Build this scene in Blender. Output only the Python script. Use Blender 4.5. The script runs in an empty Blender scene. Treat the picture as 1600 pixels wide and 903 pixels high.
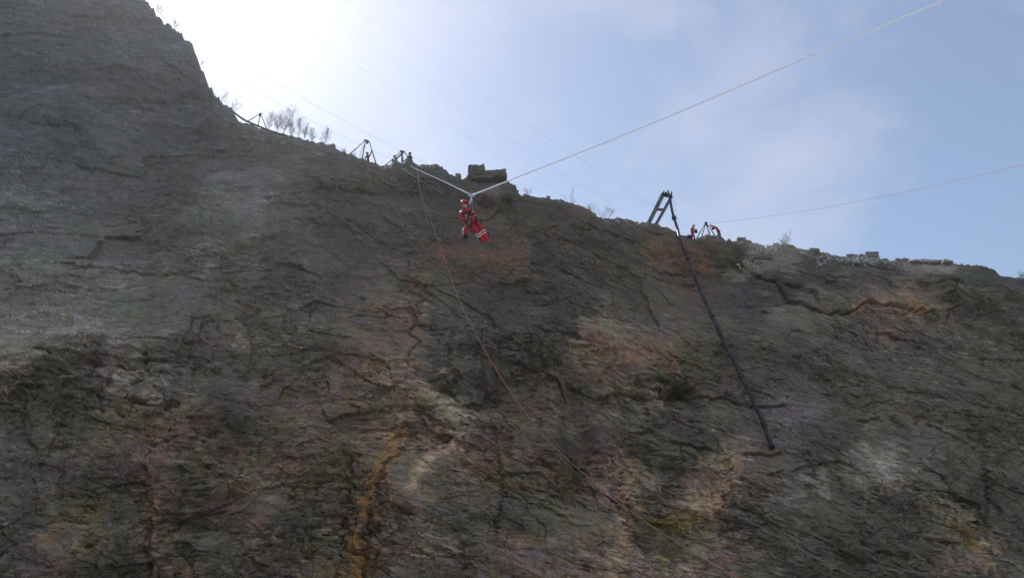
import bpy, bmesh, math, random, time
_T = time.time()
import numpy as np
from mathutils import Vector, Matrix, Quaternion

random.seed(7)
R = math.radians
scene = bpy.context.scene

# ---------------------------------------------------------------- camera
F = 1256.0                     # focal length in pixels of the 1600 px wide photograph
PITCH = R(25.0)
CAM = Vector((0.0, 0.0, 1.6))
cam_data = bpy.data.cameras.new("camera")
cam_data.sensor_width = 36.0
cam_data.lens = 36.0 * F / 1600.0
cam_data.clip_start = 0.1
cam_data.clip_end = 4000.0
cam = bpy.data.objects.new("camera", cam_data)
cam.location = CAM
cam.rotation_euler = (math.pi / 2 + PITCH, 0, 0)
scene.collection.objects.link(cam)
scene.camera = cam
FWD = Vector((0, math.cos(PITCH), math.sin(PITCH)))
UP = Vector((0, -math.sin(PITCH), math.cos(PITCH)))
RIGHT = Vector((1, 0, 0))

def ray(px, py):
    return (RIGHT * ((px - 800.0) / F) + UP * ((451.5 - py) / F) + FWD).normalized()

# ---------------------------------------------------------------- sun and sky
SUN_DIR = ray(290, -150)
SUN_EL = math.asin(SUN_DIR.z)
SUN_AZ = math.atan2(SUN_DIR.x, SUN_DIR.y)      # clockwise from +Y
sun_data = bpy.data.lights.new("sun", 'SUN')
sun_data.energy = 3.2
sun_data.angle = R(0.6)
sun_data.color = (1.0, 0.95, 0.88)
sun = bpy.data.objects.new("sun", sun_data)
sun.rotation_euler = SUN_DIR.to_track_quat('Z', 'Y').to_euler()
sun.location = (0, 0, 150)
scene.collection.objects.link(sun)

world = bpy.data.worlds.new("World")
scene.world = world
world.use_nodes = True
wn = world.node_tree.nodes; wl = world.node_tree.links
wn.clear()
wout = wn.new('ShaderNodeOutputWorld')
wbg = wn.new('ShaderNodeBackground')
wbg.inputs['Strength'].default_value = 0.14
sky = wn.new('ShaderNodeTexSky')
sky.sky_type = 'NISHITA'
sky.sun_disc = False
sky.sun_elevation = SUN_EL
sky.sun_rotation = SUN_AZ
sky.altitude = 300
sky.air_density = 1.15
sky.dust_density = 0.7
sky.ozone_density = 1.3
# thin cloud veil, mixed over the sky by a noise in the sky's own direction space
wtc = wn.new('ShaderNodeTexCoord')
wmap = wn.new('ShaderNodeMapping')
wmap.inputs['Scale'].default_value = (1.0, 1.0, 1.6)
wnoise = wn.new('ShaderNodeTexNoise')
wnoise.inputs['Scale'].default_value = 2.4
wnoise.inputs['Detail'].default_value = 8.0
wnoise.inputs['Roughness'].default_value = 0.56
wnoise.inputs['Distortion'].default_value = 0.35
wramp = wn.new('ShaderNodeValToRGB')
wramp.color_ramp.elements[0].position = 0.46
wramp.color_ramp.elements[0].color = (0.10, 0.10, 0.10, 1)
wramp.color_ramp.elements[1].position = 0.66
wramp.color_ramp.elements[1].color = (0.48, 0.48, 0.48, 1)
wmix = wn.new('ShaderNodeMixRGB')
wmix.inputs['Color2'].default_value = (6.0, 5.9, 6.6, 1)
wl.new(wtc.outputs['Generated'], wmap.inputs['Vector'])
wl.new(wmap.outputs['Vector'], wnoise.inputs['Vector'])
wl.new(wnoise.outputs['Fac'], wramp.inputs['Fac'])
wl.new(wramp.outputs['Color'], wmix.inputs['Fac'])
wl.new(sky.outputs['Color'], wmix.inputs['Color1'])
wl.new(wmix.outputs['Color'], wbg.inputs['Color'])
wl.new(wbg.outputs['Background'], wout.inputs['Surface'])

scene.view_settings.view_transform = 'Standard'
scene.view_settings.look = 'None'
scene.view_settings.exposure = 0.0
scene.view_settings.gamma = 1.0
scene.view_settings.use_curve_mapping = False
scene.render.engine = 'CYCLES'
scene.cycles.use_denoising = True
scene.cycles.max_bounces = 6
scene.cycles.diffuse_bounces = 3
scene.cycles.volume_bounces = 0
scene.cycles.use_adaptive_sampling = True

# ---------------------------------------------------------------- helpers
def tag(o, label=None, cat=None, group=None, kind=None):
    if label: o['label'] = label
    if cat: o['category'] = cat
    if group: o['group'] = group
    if kind: o['kind'] = kind
    return o

def link(o, parent=None):
    scene.collection.objects.link(o)
    if parent is not None:
        o.parent = parent
    return o

def empty(name, loc):
    o = bpy.data.objects.new(name, None)
    o.location = loc
    o.empty_display_size = 0.3
    scene.collection.objects.link(o)
    bpy.context.view_layer.update()
    return o

def mesh_obj(name, bm, mat, parent=None, smooth=False):
    """bmesh in world coordinates; stored relative to the parent's location"""
    if parent is not None:
        bmesh.ops.translate(bm, verts=bm.verts, vec=-parent.location)
    me = bpy.data.meshes.new(name)
    bm.to_mesh(me); bm.free()
    for m in (mat if isinstance(mat, (list, tuple)) else [mat]):
        me.materials.append(m)
    if smooth:
        for p in me.polygons: p.use_smooth = True
    o = bpy.data.objects.new(name, me)
    return link(o, parent)

def origin_mesh(name, bm, mat, loc, smooth=False):
    """top-level single mesh with its origin at loc"""
    loc = Vector(loc)
    bmesh.ops.translate(bm, verts=bm.verts, vec=-loc)
    o = mesh_obj(name, bm, mat, None, smooth)
    o.location = loc
    return o

def tube(bm, pts, r, seg=8, cap=True, mat=0):
    """swept tube through pts; r a number or a list"""
    pts = [Vector(p) for p in pts]
    n = len(pts)
    rs = r if isinstance(r, (list, tuple)) else [r] * n
    rings = []
    prev = None
    for i, p in enumerate(pts):
        d = (pts[min(i + 1, n - 1)] - pts[max(i - 1, 0)])
        if d.length < 1e-9: d = Vector((0, 0, 1))
        d.normalize()
        if prev is None:
            a = Vector((0, 0, 1)) if abs(d.z) < 0.9 else Vector((1, 0, 0))
            u = d.cross(a).normalized()
        else:
            u = (prev - d * prev.dot(d))
            u = u.normalized() if u.length > 1e-6 else d.orthogonal().normalized()
        prev = u
        v = d.cross(u)
        rings.append([bm.verts.new(p + (u * math.cos(2 * math.pi * k / seg) + v * math.sin(2 * math.pi * k / seg)) * rs[i]) for k in range(seg)])
    for i in range(n - 1):
        for k in range(seg):
            f = bm.faces.new((rings[i][k], rings[i][(k + 1) % seg], rings[i + 1][(k + 1) % seg], rings[i + 1][k]))
            f.material_index = mat; f.smooth = True
    if cap and seg > 2:
        f = bm.faces.new(list(reversed(rings[0]))); f.material_index = mat
        f = bm.faces.new(rings[-1]); f.material_index = mat

def box(bm, c, ax, ay, az, mat=0, bevel=0.0):
    """box from centre and three half-axis vectors"""
    c = Vector(c); vs = []
    for sx in (-1, 1):
        for sy in (-1, 1):
            for sz in (-1, 1):
                vs.append(bm.verts.new(c + ax * sx + ay * sy + az * sz))
    idx = [(0, 1, 3, 2), (4, 6, 7, 5), (0, 4, 5, 1), (2, 3, 7, 6), (0, 2, 6, 4), (1, 5, 7, 3)]
    fs = [bm.faces.new([vs[i] for i in q]) for q in idx]
    for f in fs: f.material_index = mat
    if bevel > 0:
        es = list({e for f in fs for e in f.edges})
        bmesh.ops.bevel(bm, geom=es, offset=bevel, segments=2, affect='EDGES', profile=0.6)

def ellipsoid(bm, c, rx, ry, rz, rot=None, u=16, v=10, mat=0, cut=None):
    m = Matrix.Translation(Vector(c)) @ (rot.to_4x4() if rot is not None else Matrix.Identity(4)) @ Matrix.Diagonal((rx, ry, rz, 1))
    r = bmesh.ops.create_uvsphere(bm, u_segments=u, v_segments=v, radius=1.0, matrix=m)
    for vv in r['verts']:
        for f in vv.link_faces:
            f.material_index = mat; f.smooth = True
    return r['verts']

def catmull(pts, n=8):
    pts = [Vector(p) for p in pts]
    out = []
    P = [pts[0] * 2 - pts[1]] + pts + [pts[-1] * 2 - pts[-2]]
    for i in range(1, len(P) - 2):
        for k in range(n):
            t = k / n
            a, b, c, d = P[i - 1], P[i], P[i + 1], P[i + 2]
            out.append(0.5 * ((2 * b) + (c - a) * t + (2 * a - 5 * b + 4 * c - d) * t * t + (3 * b - a - 3 * c + d) * t ** 3))
    out.append(pts[-1])
    return out

def mat_simple(name, col, rough=0.8, metal=0.0, noise=0.15, scale=8.0, bump=0.0, spec=0.4):
    m = bpy.data.materials.new(name); m.use_nodes = True
    nt = m.node_tree; b = nt.nodes['Principled BSDF']
    b.inputs['Roughness'].default_value = rough
    b.inputs['Metallic'].default_value = metal
    b.inputs['Specular IOR Level'].default_value = spec
    tc = nt.nodes.new('ShaderNodeTexCoord')
    nz = nt.nodes.new('ShaderNodeTexNoise'); nz.inputs['Scale'].default_value = scale; nz.inputs['Detail'].default_value = 4
    nt.links.new(tc.outputs['Object'], nz.inputs['Vector'])
    rp = nt.nodes.new('ShaderNodeValToRGB')
    c0 = [max(0, c * (1 - noise * 1.6)) for c in col]; c1 = [min(1, c * (1 + noise * 1.6)) for c in col]
    rp.color_ramp.elements[0].position = 0.3; rp.color_ramp.elements[0].color = (*c0, 1)
    rp.color_ramp.elements[1].position = 0.7; rp.color_ramp.elements[1].color = (*c1, 1)
    nt.links.new(nz.outputs['Fac'], rp.inputs['Fac'])
    nt.links.new(rp.outputs['Color'], b.inputs['Base Color'])
    if bump > 0:
        bp = nt.nodes.new('ShaderNodeBump'); bp.inputs['Distance'].default_value = bump
        nt.links.new(nz.outputs['Fac'], bp.inputs['Height'])
        nt.links.new(bp.outputs['Normal'], b.inputs['Normal'])
    return m

# ---------------------------------------------------------------- numpy noise
_rng = np.random.RandomState(11)
_G = _rng.rand(256 * 256) * 2 * np.pi
_GC = np.cos(_G).astype(np.float32); _GS = np.sin(_G).astype(np.float32)
_H = _rng.rand(8, 256, 256).astype(np.float32)

def perlin(x, y, s=0):
    x = np.asarray(x) + 17.3 * s; y = np.asarray(y) + 9.1 * s
    fx = np.floor(x); fy = np.floor(y)
    xi = fx.astype(np.int32); yi = fy.astype(np.int32)
    xf = (x - fx).astype(np.float32); yf = (y - fy).astype(np.float32)
    u = xf * xf * xf * (xf * (xf * 6 - 15) + 10); v = yf * yf * yf * (yf * (yf * 6 - 15) + 10)
    def g(ix, iy, dx, dy):
        a = (((ix + 31 * s) & 255) << 8) | ((iy + 57 * s) & 255)
        return _GC[a] * dx + _GS[a] * dy
    n00 = g(xi, yi, xf, yf); n10 = g(xi + 1, yi, xf - 1, yf)
    n01 = g(xi, yi + 1, xf, yf - 1); n11 = g(xi + 1, yi + 1, xf - 1, yf - 1)
    a = n00 + u * (n10 - n00); b = n01 + u * (n11 - n01)
    return (a + v * (b - a)) * 1.5

def fbm(x, y, o=4, s=0, gain=0.5):
    t = 0; a = 1; f = 1
    for k in range(o):
        t = t + a * perlin(x * f, y * f, s + k); a *= gain; f *= 2.03
    return t

def cells(x, y, s=0, jit=0.9):
    """nearest jittered cell: returns its id hashes, offset to its centre, edge distance"""
    xi = np.floor(x).astype(np.int64); yi = np.floor(y).astype(np.int64)
    best = np.full(x.shape, 1e9); sec = np.full(x.shape, 1e9)
    bx = np.zeros(x.shape); by = np.zeros(x.shape); hi = np.zeros(x.shape, dtype=np.int64); hj = np.zeros(x.shape, dtype=np.int64)
    for i in (-1, 0, 1):
        for j in (-1, 0, 1):
            cx = (xi + i + 37 * s) & 255; cy = (yi + j + 91 * s) & 255
            ox = x - (xi + i + 0.5 + (_H[0][cx, cy] - 0.5) * jit)
            oy = y - (yi + j + 0.5 + (_H[1][cx, cy] - 0.5) * jit)
            d = np.maximum(np.abs(ox), np.abs(oy)) * 0.6 + np.sqrt(ox * ox + oy * oy) * 0.4
            m = d < best
            sec = np.where(m, best, np.minimum(sec, d))
            best = np.where(m, d, best)
            bx = np.where(m, ox, bx); by = np.where(m, oy, by); hi = np.where(m, cx, hi); hj = np.where(m, cy, hj)
    return hi, hj, bx, by, sec - best

def sstep(a, b, x):
    t = np.clip((x - a) / (b - a), 0, 1)
    return t * t * (3 - 2 * t)

# ---------------------------------------------------------------- the rock face
# plane of the face: y = Y0 + A x + K z, leaning back, displaced into real relief
Y0, AX, KZ = 52.0, 0.15, 0.35
RIM = [(-1600, -900), (-800, -560), (-300, -300), (0, -125), (110, -66), (180, -22), (208, -5), (222, 1), (238, 7), (244, 20), (254, 34), (262, 36), (270, 44), (284, 51),
 (288, 60), (294, 65), (300, 67), (304, 80), (309, 90), (312, 101), (314, 110), (319, 120), (319, 130), (328, 136), (334, 148),
 (337, 153), (343, 154), (344, 160), (354, 166), (362, 170), (367, 179), (371, 186), (375, 191), (383, 194), (390, 194), (394, 193), (400, 197), (420, 204),
 (437, 210), (455, 213), (480, 219), (500, 224), (512, 226), (520, 228), (525, 233), (545, 241), (560, 247), (575, 252), (590, 256),
 (600, 258), (611, 257), (613, 252), (622, 251), (627, 255), (631, 253), (636, 247), (640, 248), (645, 253), (652, 257), (662, 258), (672, 257),
 (684, 257), (692, 261), (698, 265), (703, 273), (712, 276), (716, 274), (722, 278), (730, 279), (735, 282), (760, 285), (790, 284), (797, 286),
 (806, 291), (810, 301), (815, 304), (830, 306), (850, 310), (862, 312), (880, 314), (893, 317), (905, 321), (920, 328), (932, 337),
 (944, 341), (955, 342), (963, 340), (972, 341), (985, 345), (1000, 347), (1010, 348), (1025, 350), (1040, 355), (1055, 362), (1065, 368),
 (1078, 373), (1090, 374), (1098, 369), (1108, 367), (1125, 368), (1135, 374), (1143, 377), (1155, 376), (1160, 374), (1170, 377), (1185, 382), (1203, 385),
 (1212, 382), (1222, 381), (1240, 384), (1256, 389), (1268, 392), (1285, 395), (1305, 400), (1320, 401), (1340, 404), (1352, 403), (1375, 406),
 (1390, 409), (1400, 410), (1420, 410), (1450, 411), (1487, 412), (1510, 413), (1530, 415), (1548, 419), (1556, 424), (1563, 431),
 (1580, 434), (1600, 436), (1660, 441), (1800, 470), (2300, 540), (3200, 600)]
RX = np.array([p[0] for p in RIM], float); RY = np.array([p[1] for p in RIM], float)

def plane_t(px, py):
    """distance along the (un-normalised) pixel ray to the base plane"""
    dx = (px - 800.0) / F
    a = (451.5 - py) / F
    dy = math.cos(PITCH) - math.sin(PITCH) * a
    dz = math.sin(PITCH) + math.cos(PITCH) * a
    t = (Y0 + KZ * 1.6) / (dy - AX * dx - KZ * dz)
    return dx, dy, dz, t

# columns: dense in the frame, coarse beyond it
cols = np.concatenate([np.linspace(-1500, -120, 50, endpoint=False), np.linspace(-120, 1720, 1330), np.linspace(1745, 3000, 44)])
NC = len(cols)
rim = np.interp(cols, RX, RY)
jag = 1.0 + 2.6 * (1 - sstep(320, 360, cols))
rim = rim + (fbm(cols / 7.0, cols * 0 + 3.3, 4, 5, 0.6) * 1.7 + np.round(perlin(cols / 12.0, cols * 0 + 8.8, 9) * 2.6) * 0.9) * jag
_k = np.exp(-(np.arange(-60, 61) / 26.0) ** 2); _k /= _k.sum()
rim_s = np.convolve(np.pad(rim, 60, mode='edge'), _k, 'valid')
rim_s[:50] = rim[:50]; rim_s[-44:] = rim[-44:]
NR = 600
PYB = 960.0
vv = np.linspace(0, 1, NR)
PX = np.repeat(cols[None, :], NR, 0)
PY = rim_s[None, :] + (PYB - rim_s[None, :]) * (vv ** 1.04)[:, None]
PY = PY + (rim - rim_s)[None, :] * np.exp(-(PY - rim_s[None, :]) / 70.0)
dx, dy, dz, t = plane_t(PX, PY)
X = dx * t; Y = dy * t; Z = 1.6 + dz * t

# bedding height: strata flat on the left, dipping to the right further along
xs = np.linspace(-200, 200, 2001)
dips = 0.05 + 0.27 * sstep(-16, 8, xs) - 0.12 * sstep(24, 44, xs)
cum = np.cumsum(dips) * (xs[1] - xs[0])
BED = Z + np.interp(X, xs, cum) + fbm(X / 22, Z / 18, 2, 2, 0.4) * 1.3
wx = fbm(X / 5.0, Z / 5.0, 3, 21) * 0.6; wz = fbm(X / 9.0, Z / 6.0, 2, 25) * 0.2 + fbm(X / 1.2, Z / 1.2, 2, 27) * 0.05

def blob(cx, cy, rx, ry, ang=0.0, soft=0.5):
    ca, sa = math.cos(R(ang)), math.sin(R(ang))
    wpx = PX + fbm(PX / 25, PY / 25, 3, 33) * 10; wpy = PY + fbm(PX / 25, PY / 25, 3, 37) * 8
    u = ((wpx - cx) * ca + (wpy - cy) * sa) / rx; v = (-(wpx - cx) * sa + (wpy - cy) * ca) / ry
    return 1 - sstep(1 - soft, 1 + soft, np.sqrt(u * u + v * v))

# how broken the rock is: smooth slabs upper middle, blocky low and at left
rough = 0.32 + 0.46 * sstep(430, 620, PY) + 0.25 * fbm(PX / 130, PY / 90, 2, 41)
rough = rough - 0.40 * blob(1100, 650, 130, 36) - 0.35 * blob(1150, 490, 120, 60) - 0.3 * blob(1350, 640, 200, 80)
rough = rough + 0.30 * blob(120, 600, 190, 60) + 0.25 * blob(850, 560, 70, 60)
rough = rough - 0.5 * blob(665, 730, 50, 22, -28)
rough = np.clip(rough, 0.15, 1.15)

D = np.zeros_like(X)
D += fbm(X / 30, Z / 24, 3, 51, 0.4) * 1.6
D += fbm(X / 9, BED / 6, 3, 55) * 0.20 * (0.4 + rough)
layer_val = np.zeros_like(X)
edge_all = np.zeros_like(X)
calm = 0.58 + 0.75 * sstep(-0.30, 0.40, fbm(X / 11 + 3, BED / 5, 3, 171) + 0.35 * (rough - 0.5))
cell_jx = np.zeros_like(X); cell_jy = np.zeros_like(X)
for (su, sv, amp, tilt, s, rw, sk) in ((15.0, 6.0, 0.30, 0.12, 1, 0.3, 0.05), (8.0, 2.2, 0.18, 0.24, 6, 0.2, -0.04), (4.6, 2.2, 0.22, 0.28, 2, 0.6, 0.16), (3.0, 0.7, 0.08, 0.45, 7, 0.6, 0.03), (1.8, 0.85, 0.16, 0.75, 3, 0.8, -0.25), (0.85, 0.42, 0.10, 1.2, 4, 0.85, 0.2), (0.40, 0.21, 0.05, 1.4, 5, 0.85, -0.15)):
    k = min(1.3, su / 5.0 + .2)
    hi, hj, bx, by, ed = cells((X + wx * k) / su, (BED + wz * k + (X + wx) * sk) / sv, s)
    off = _H[2][hi, hj] - 0.5; gx = _H[3][hi, hj] - 0.5; gy = _H[4][hi, hj] - 0.62
    w = ((1 - rw) + rw * rough) * (calm if s != 1 else 1.0)
    skip = (_H[5][hi, hj] > 0.35)
    D += (off * amp * 1.5 * skip + (gx * bx * su * 0.6 - gy * by * sv * 1.3) * tilt * (0.35 + 0.65 * skip)) * w
    D -= amp * 0.35 * (1 - sstep(0.0, 0.06, ed)) * w * _H[6][hi, hj] * skip
    layer_val += (_H[7][hi, hj] - 0.5) * (0.30 if s > 1 else 0.12) * skip
    if s in (2, 3, 4):
        ja = {2: 20, 3: 15, 4: 8}[s]
        cell_jx += (_H[1][hi, hj] - 0.5) * ja * 2; cell_jy += (_H[0][hi, hj] - 0.5) * ja * 1.4
D += fbm(X / 1.0, BED / 0.6, 3, 61) * 0.045 * rough
for (sc_, asp, dp, s) in ((6.0, 0.22, 0.16, 151), (2.6, 0.25, 0.09, 155)):
    rdg = np.abs(fbm(X / sc_, BED / (sc_ * asp), 2, s))
    D -= dp * (1 - sstep(0.0, 0.035, rdg)) * (0.35 + 0.65 * rough) * sstep(-0.2, 0.3, perlin(X / (sc_ * 2.5), Z / (sc_ * 2.5), s + 2))

def line_y(poly):
    xs_ = [p[0] for p in poly]; ys_ = [p[1] for p in poly]
    y = np.interp(PX, xs_, ys_)
    e = min(25, (xs_[-1] - xs_[0]) * 0.25)
    w = sstep(xs_[0] - 2, xs_[0] + e, PX) * (1 - sstep(xs_[-1] - e, xs_[-1] + 2, PX))
    return y + fbm(PX / 9, PX * 0 + ys_[0], 4, 71, 0.6) * 1.6 + perlin(PX / 17, PX * 0 + ys_[0] * 0.3, 73) * 3.5, w

def ledge(poly, A, fade, crack=0.5, cw=2.2, full=False):
    """rock above the line stands proud of the rock below; a joint opens at the line"""
    global D
    A = A * 0.6; cw = cw * 0.5; crack = crack * 0.75
    y, w = line_y(poly)
    w = w if full else w * (0.2 + 0.8 * sstep(-0.25, 0.25, perlin(PX / 38, PX * 0 + poly[0][1] * 0.7, 75)))
    s = y - PY
    wig = 0.75 + 0.5 * fbm(PX / 18, PY / 18, 2, 77)
    D += A * w * wig * sstep(-0.8, 0.8, s) * np.exp(-np.maximum(s, 0) / fade)
    D -= A * 0.25 * w * (s < 0) * np.exp(-np.maximum(-s, 0) / (fade * 0.3))
    D -= crack * w * np.exp(-(s + 1.5) ** 2 / (2 * cw * cw))

def vstep(poly, A, fade):
    """rock right of a steep line stands proud (A<0: left)"""
    global D
    A = A * 0.5
    ys_ = [p[1] for p in poly]; xs_ = [p[0] for p in poly]
    x = np.interp(PY, ys_, xs_) + fbm(PY / 22, PY * 0 + xs_[0], 5, 81, 0.65) * 12
    w = sstep(ys_[0] - 4, ys_[0] + 20, PY) * (1 - sstep(ys_[-1] - 20, ys_[-1] + 4, PY))
    s = (PX - x) * (1 if A > 0 else -1)
    D += abs(A) * w * sstep(-1, 1.2, s) * np.exp(-np.maximum(s, 0) / fade)
    D -= 0.18 * w * np.exp(-(s + 2) ** 2 / 6)

ledge([(1162, 406), (1178, 417), (1192, 430), (1213, 437), (1222, 455), (1245, 470), (1268, 478), (1290, 487), (1315, 490), (1332, 486), (1345, 474), (1375, 478), (1400, 480), (1425, 488), (1450, 490), (1480, 500)], 0.42, 110, 1.0, 1.8, True)
ledge([(1210, 440), (1225, 443), (1250, 452), (1268, 462), (1285, 482)], 0.5, 30, 0.4)
ledge([(1310, 468), (1335, 470), (1360, 480), (1400, 492), (1440, 494), (1490, 505)], 0.35, 30, 0.3)
ledge([(1470, 492), (1520, 508), (1560, 520), (1640, 530)], 0.5, 50, 0.35)
ledge([(880, 590), (910, 600), (935, 611), (980, 612), (1015, 617), (1035, 608), (1062, 606), (1090, 612), (1110, 616), (1150, 622), (1185, 632), (1240, 634)], 0.5, 40, 0.4, 1.6, True)
ledge([(975, 669), (1020, 668), (1050, 680), (1080, 690), (1120, 698), (1160, 706), (1240, 712)], 0.55, 40, 0.4)
ledge([(512, 286), (530, 291), (545, 295), (580, 303), (620, 305), (650, 312)], 0.7, 45, 0.5)
ledge([(560, 372), (620, 384), (680, 380), (740, 392)], 0.25, 20, 0.2)
ledge([(820, 390), (860, 372), (880, 372), (920, 385), (960, 402), (1000, 420), (1060, 432), (1120, 440)], 0.3, 30, 0.25)
ledge([(1000, 362), (1040, 364), (1080, 378), (1130, 380), (1170, 392)], 0.5, 30, 0.3)
ledge([(1010, 410), (1060, 414), (1110, 418), (1150, 414)], 0.4, 26, 0.35)
ledge([(860, 355), (900, 352), (960, 362), (1010, 380)], 0.4, 22, 0.3)
ledge([(735, 322), (765, 330), (800, 322), (812, 308)], 0.8, 40, 0.4)
ledge([(600, 694), (640, 676), (690, 668), (728, 674)], 0.7, 40, 0.4)
ledge([(640, 712), (680, 700), (720, 694)], 0.35, 14, 0.2)
ledge([(620, 612), (660, 600), (700, 594), (760, 610), (800, 604)], 0.4, 30, 0.3)
ledge([(40, 548), (70, 545), (110, 558), (165, 562), (230, 568), (290, 590)], 0.6, 14, 0.35, 1.8)
ledge([(85, 575), (140, 585), (180, 592), (240, 590)], 0.5, 12, 0.3)
ledge([(0, 604), (70, 598), (130, 610), (200, 622), (260, 640)], 0.5, 14, 0.3)
ledge([(205, 118), (240, 138), (290, 150), (330, 158)], 0.6, 30, 0.35)
ledge([(90, 118), (140, 122), (200, 112), (250, 120)], 0.7, 40, 0.3)
ledge([(246, 90), (262, 101), (278, 112), (294, 124)], 0.3, 12, 0.7, 1.5)
ledge([(80, 157), (160, 158), (240, 158), (330, 160)], 0.35, 20, 0.2)
ledge([(380, 300), (420, 310), (470, 306)], 0.25, 16, 0.2)
ledge([(0, 420), (140, 410), (220, 418), (330, 416), (440, 412)], 0.25, 20, 0.25)
ledge([(300, 370), (350, 362), (400, 372)], 0.3, 18, 0.2)
ledge([(1330, 640), (1380, 632), (1420, 656), (1470, 680), (1520, 700)], 0.3, 26, 0.3)
ledge([(1290, 640), (1330, 662), (1400, 660), (1440, 690)], 0.3, 30, 0.3)
ledge([(1370, 600), (1420, 612), (1470, 620), (1600, 640)], 0.35, 30, 0.3)
ledge([(1180, 745), (1240, 735), (1290, 726), (1350, 745), (1440, 745)], 0.3, 20, 0.25)
ledge([(700, 520), (760, 512), (800, 530), (850, 560), (900, 585)], 0.6, 30, 0.5)
ledge([(780, 560), (830, 575), (870, 590), (905, 622)], 0.6, 26, 0.5)
ledge([(930, 545), (980, 536), (1040, 545), (1090, 560)], 0.3, 20, 0.3)
ledge([(1010, 812), (1040, 806), (1080, 812), (1110, 800)], 0.4, 20, 0.3)
vstep([(706, 505), (700, 560), (712, 640)], 0.7, 50)
vstep([(1478, 430), (1480, 470), (1478, 504)], -0.8, 60)
vstep([(540, 690), (556, 760), (536, 860), (530, 930)], 0.8, 30)
vstep([(640, 680), (600, 740), (575, 820), (560, 930)], -0.6, 26)
vstep([(236, 690), (236, 800), (234, 903)], 0.7, 60)
vstep([(1140, 700), (1136, 760), (1120, 810)], -0.5, 40)
vstep([(1536, 720), (1542, 780), (1560, 812)], 0.4, 30)
vstep([(780, 700), (790, 760), (770, 860)], 0.5, 30)
vstep([(980, 700), (975, 760), (985, 860)], 0.4, 26)
vstep([(650, 420), (655, 470), (640, 590)], 0.35, 24)
D -= 0.8 * blob(1064, 616, 30, 14, 8, 0.25)
D -= 1.6 * blob(902, 665, 24, 62, -12, 0.7)
D -= 1.0 * blob(920, 610, 30, 20, 20, 0.5)
D += 1.6 * blob(772, 300, 40, 26, 0, 0.4)
D += 1.0 * blob(668, 276, 42, 22, 8, 0.4)
D += 1.2 * blob(728, 560, 40, 60, 0, 0.4)
D += 0.5 * blob(1340, 445, 150, 46, 8, 0.3)
D += 0.9 * blob(1515, 450, 62, 36, 6, 0.25)
D -= 0.6 * blob(672, 690, 46, 20, -10, 0.4)
D += 0.7 * blob(1160, 396, 26, 15, 0, 0.35)
D -= 0.7 * blob(740, 620, 50, 22, 8, 0.4)
# vertical fluting low on the face
flute = sstep(640, 740, PY) * (1 - 0.6 * sstep(1150, 1250, PX))
D += flute * (np.abs(perlin(X / 2.2 + wx * 0.8, Z / 7.0, 83)) * 0.32 + np.abs(perlin(X / 0.9 + wx, Z / 3.0, 85)) * 0.12)

# fade relief right at the rim so that the skyline stays where it is
s_rim = (PY - rim[None, :])
D *= 0.25 + 0.75 * sstep(0, 40, s_rim)
outw = np.array([AX, -1.0, 0.0]); outw /= np.linalg.norm(outw)
q = sstep(0, 40, s_rim)
rl = np.sqrt(X ** 2 + Y ** 2 + (Z - 1.6) ** 2)
# the top of the face rolls back into the plateau
roll = (1 - sstep(0, 9, s_rim)) ** 2 * 0.9
Dr = (D * (1 - q) - roll) / rl
PXW = X + outw[0] * D * q - X * Dr; PYW = Y + outw[1] * D * q - Y * Dr; PZW = Z + 0.10 * D * q - (Z - 1.6) * Dr

# the foot: straight down the plane below the frame
NF = 14
foot = np.linspace(0, 1, NF + 1)[1:]
bx_, by_, bz_ = PXW[-1], PYW[-1], PZW[-1]
zf = -0.6
FXr = np.repeat(bx_[None, :], NF, 0); FZr = bz_[None, :] + (zf - bz_)[None, :] * foot[:, None]
FYr = by_[None, :] + KZ * (FZr - bz_[None, :]) + fbm(FXr / 3, FZr / 2, 3, 91) * 0.3
# the plateau: back from the rim
back = np.array([120, 60, 30, 16, 9, 5, 2.8, 1.4, 0.6])
NB = len(back)
TX = np.repeat(PXW[0][None, :], NB, 0) + back[:, None] * -0.12
TY = PYW[0][None, :] + back[:, None]
TZ = PZW[0][None, :] - 0.03 * back[:, None] + fbm(TX / 4, TY / 4, 3, 95) * 0.12 * np.minimum(1, back[:, None] / 3) - 0.02

AXX = np.concatenate([TX, PXW, FXr]); AYY = np.concatenate([TY, PYW, FYr]); AZZ = np.concatenate([TZ, PZW, FZr])
NRT = AXX.shape[0]
co = np.stack([AXX, AYY, AZZ], -1).reshape(-1, 3).astype(np.float32)

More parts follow.
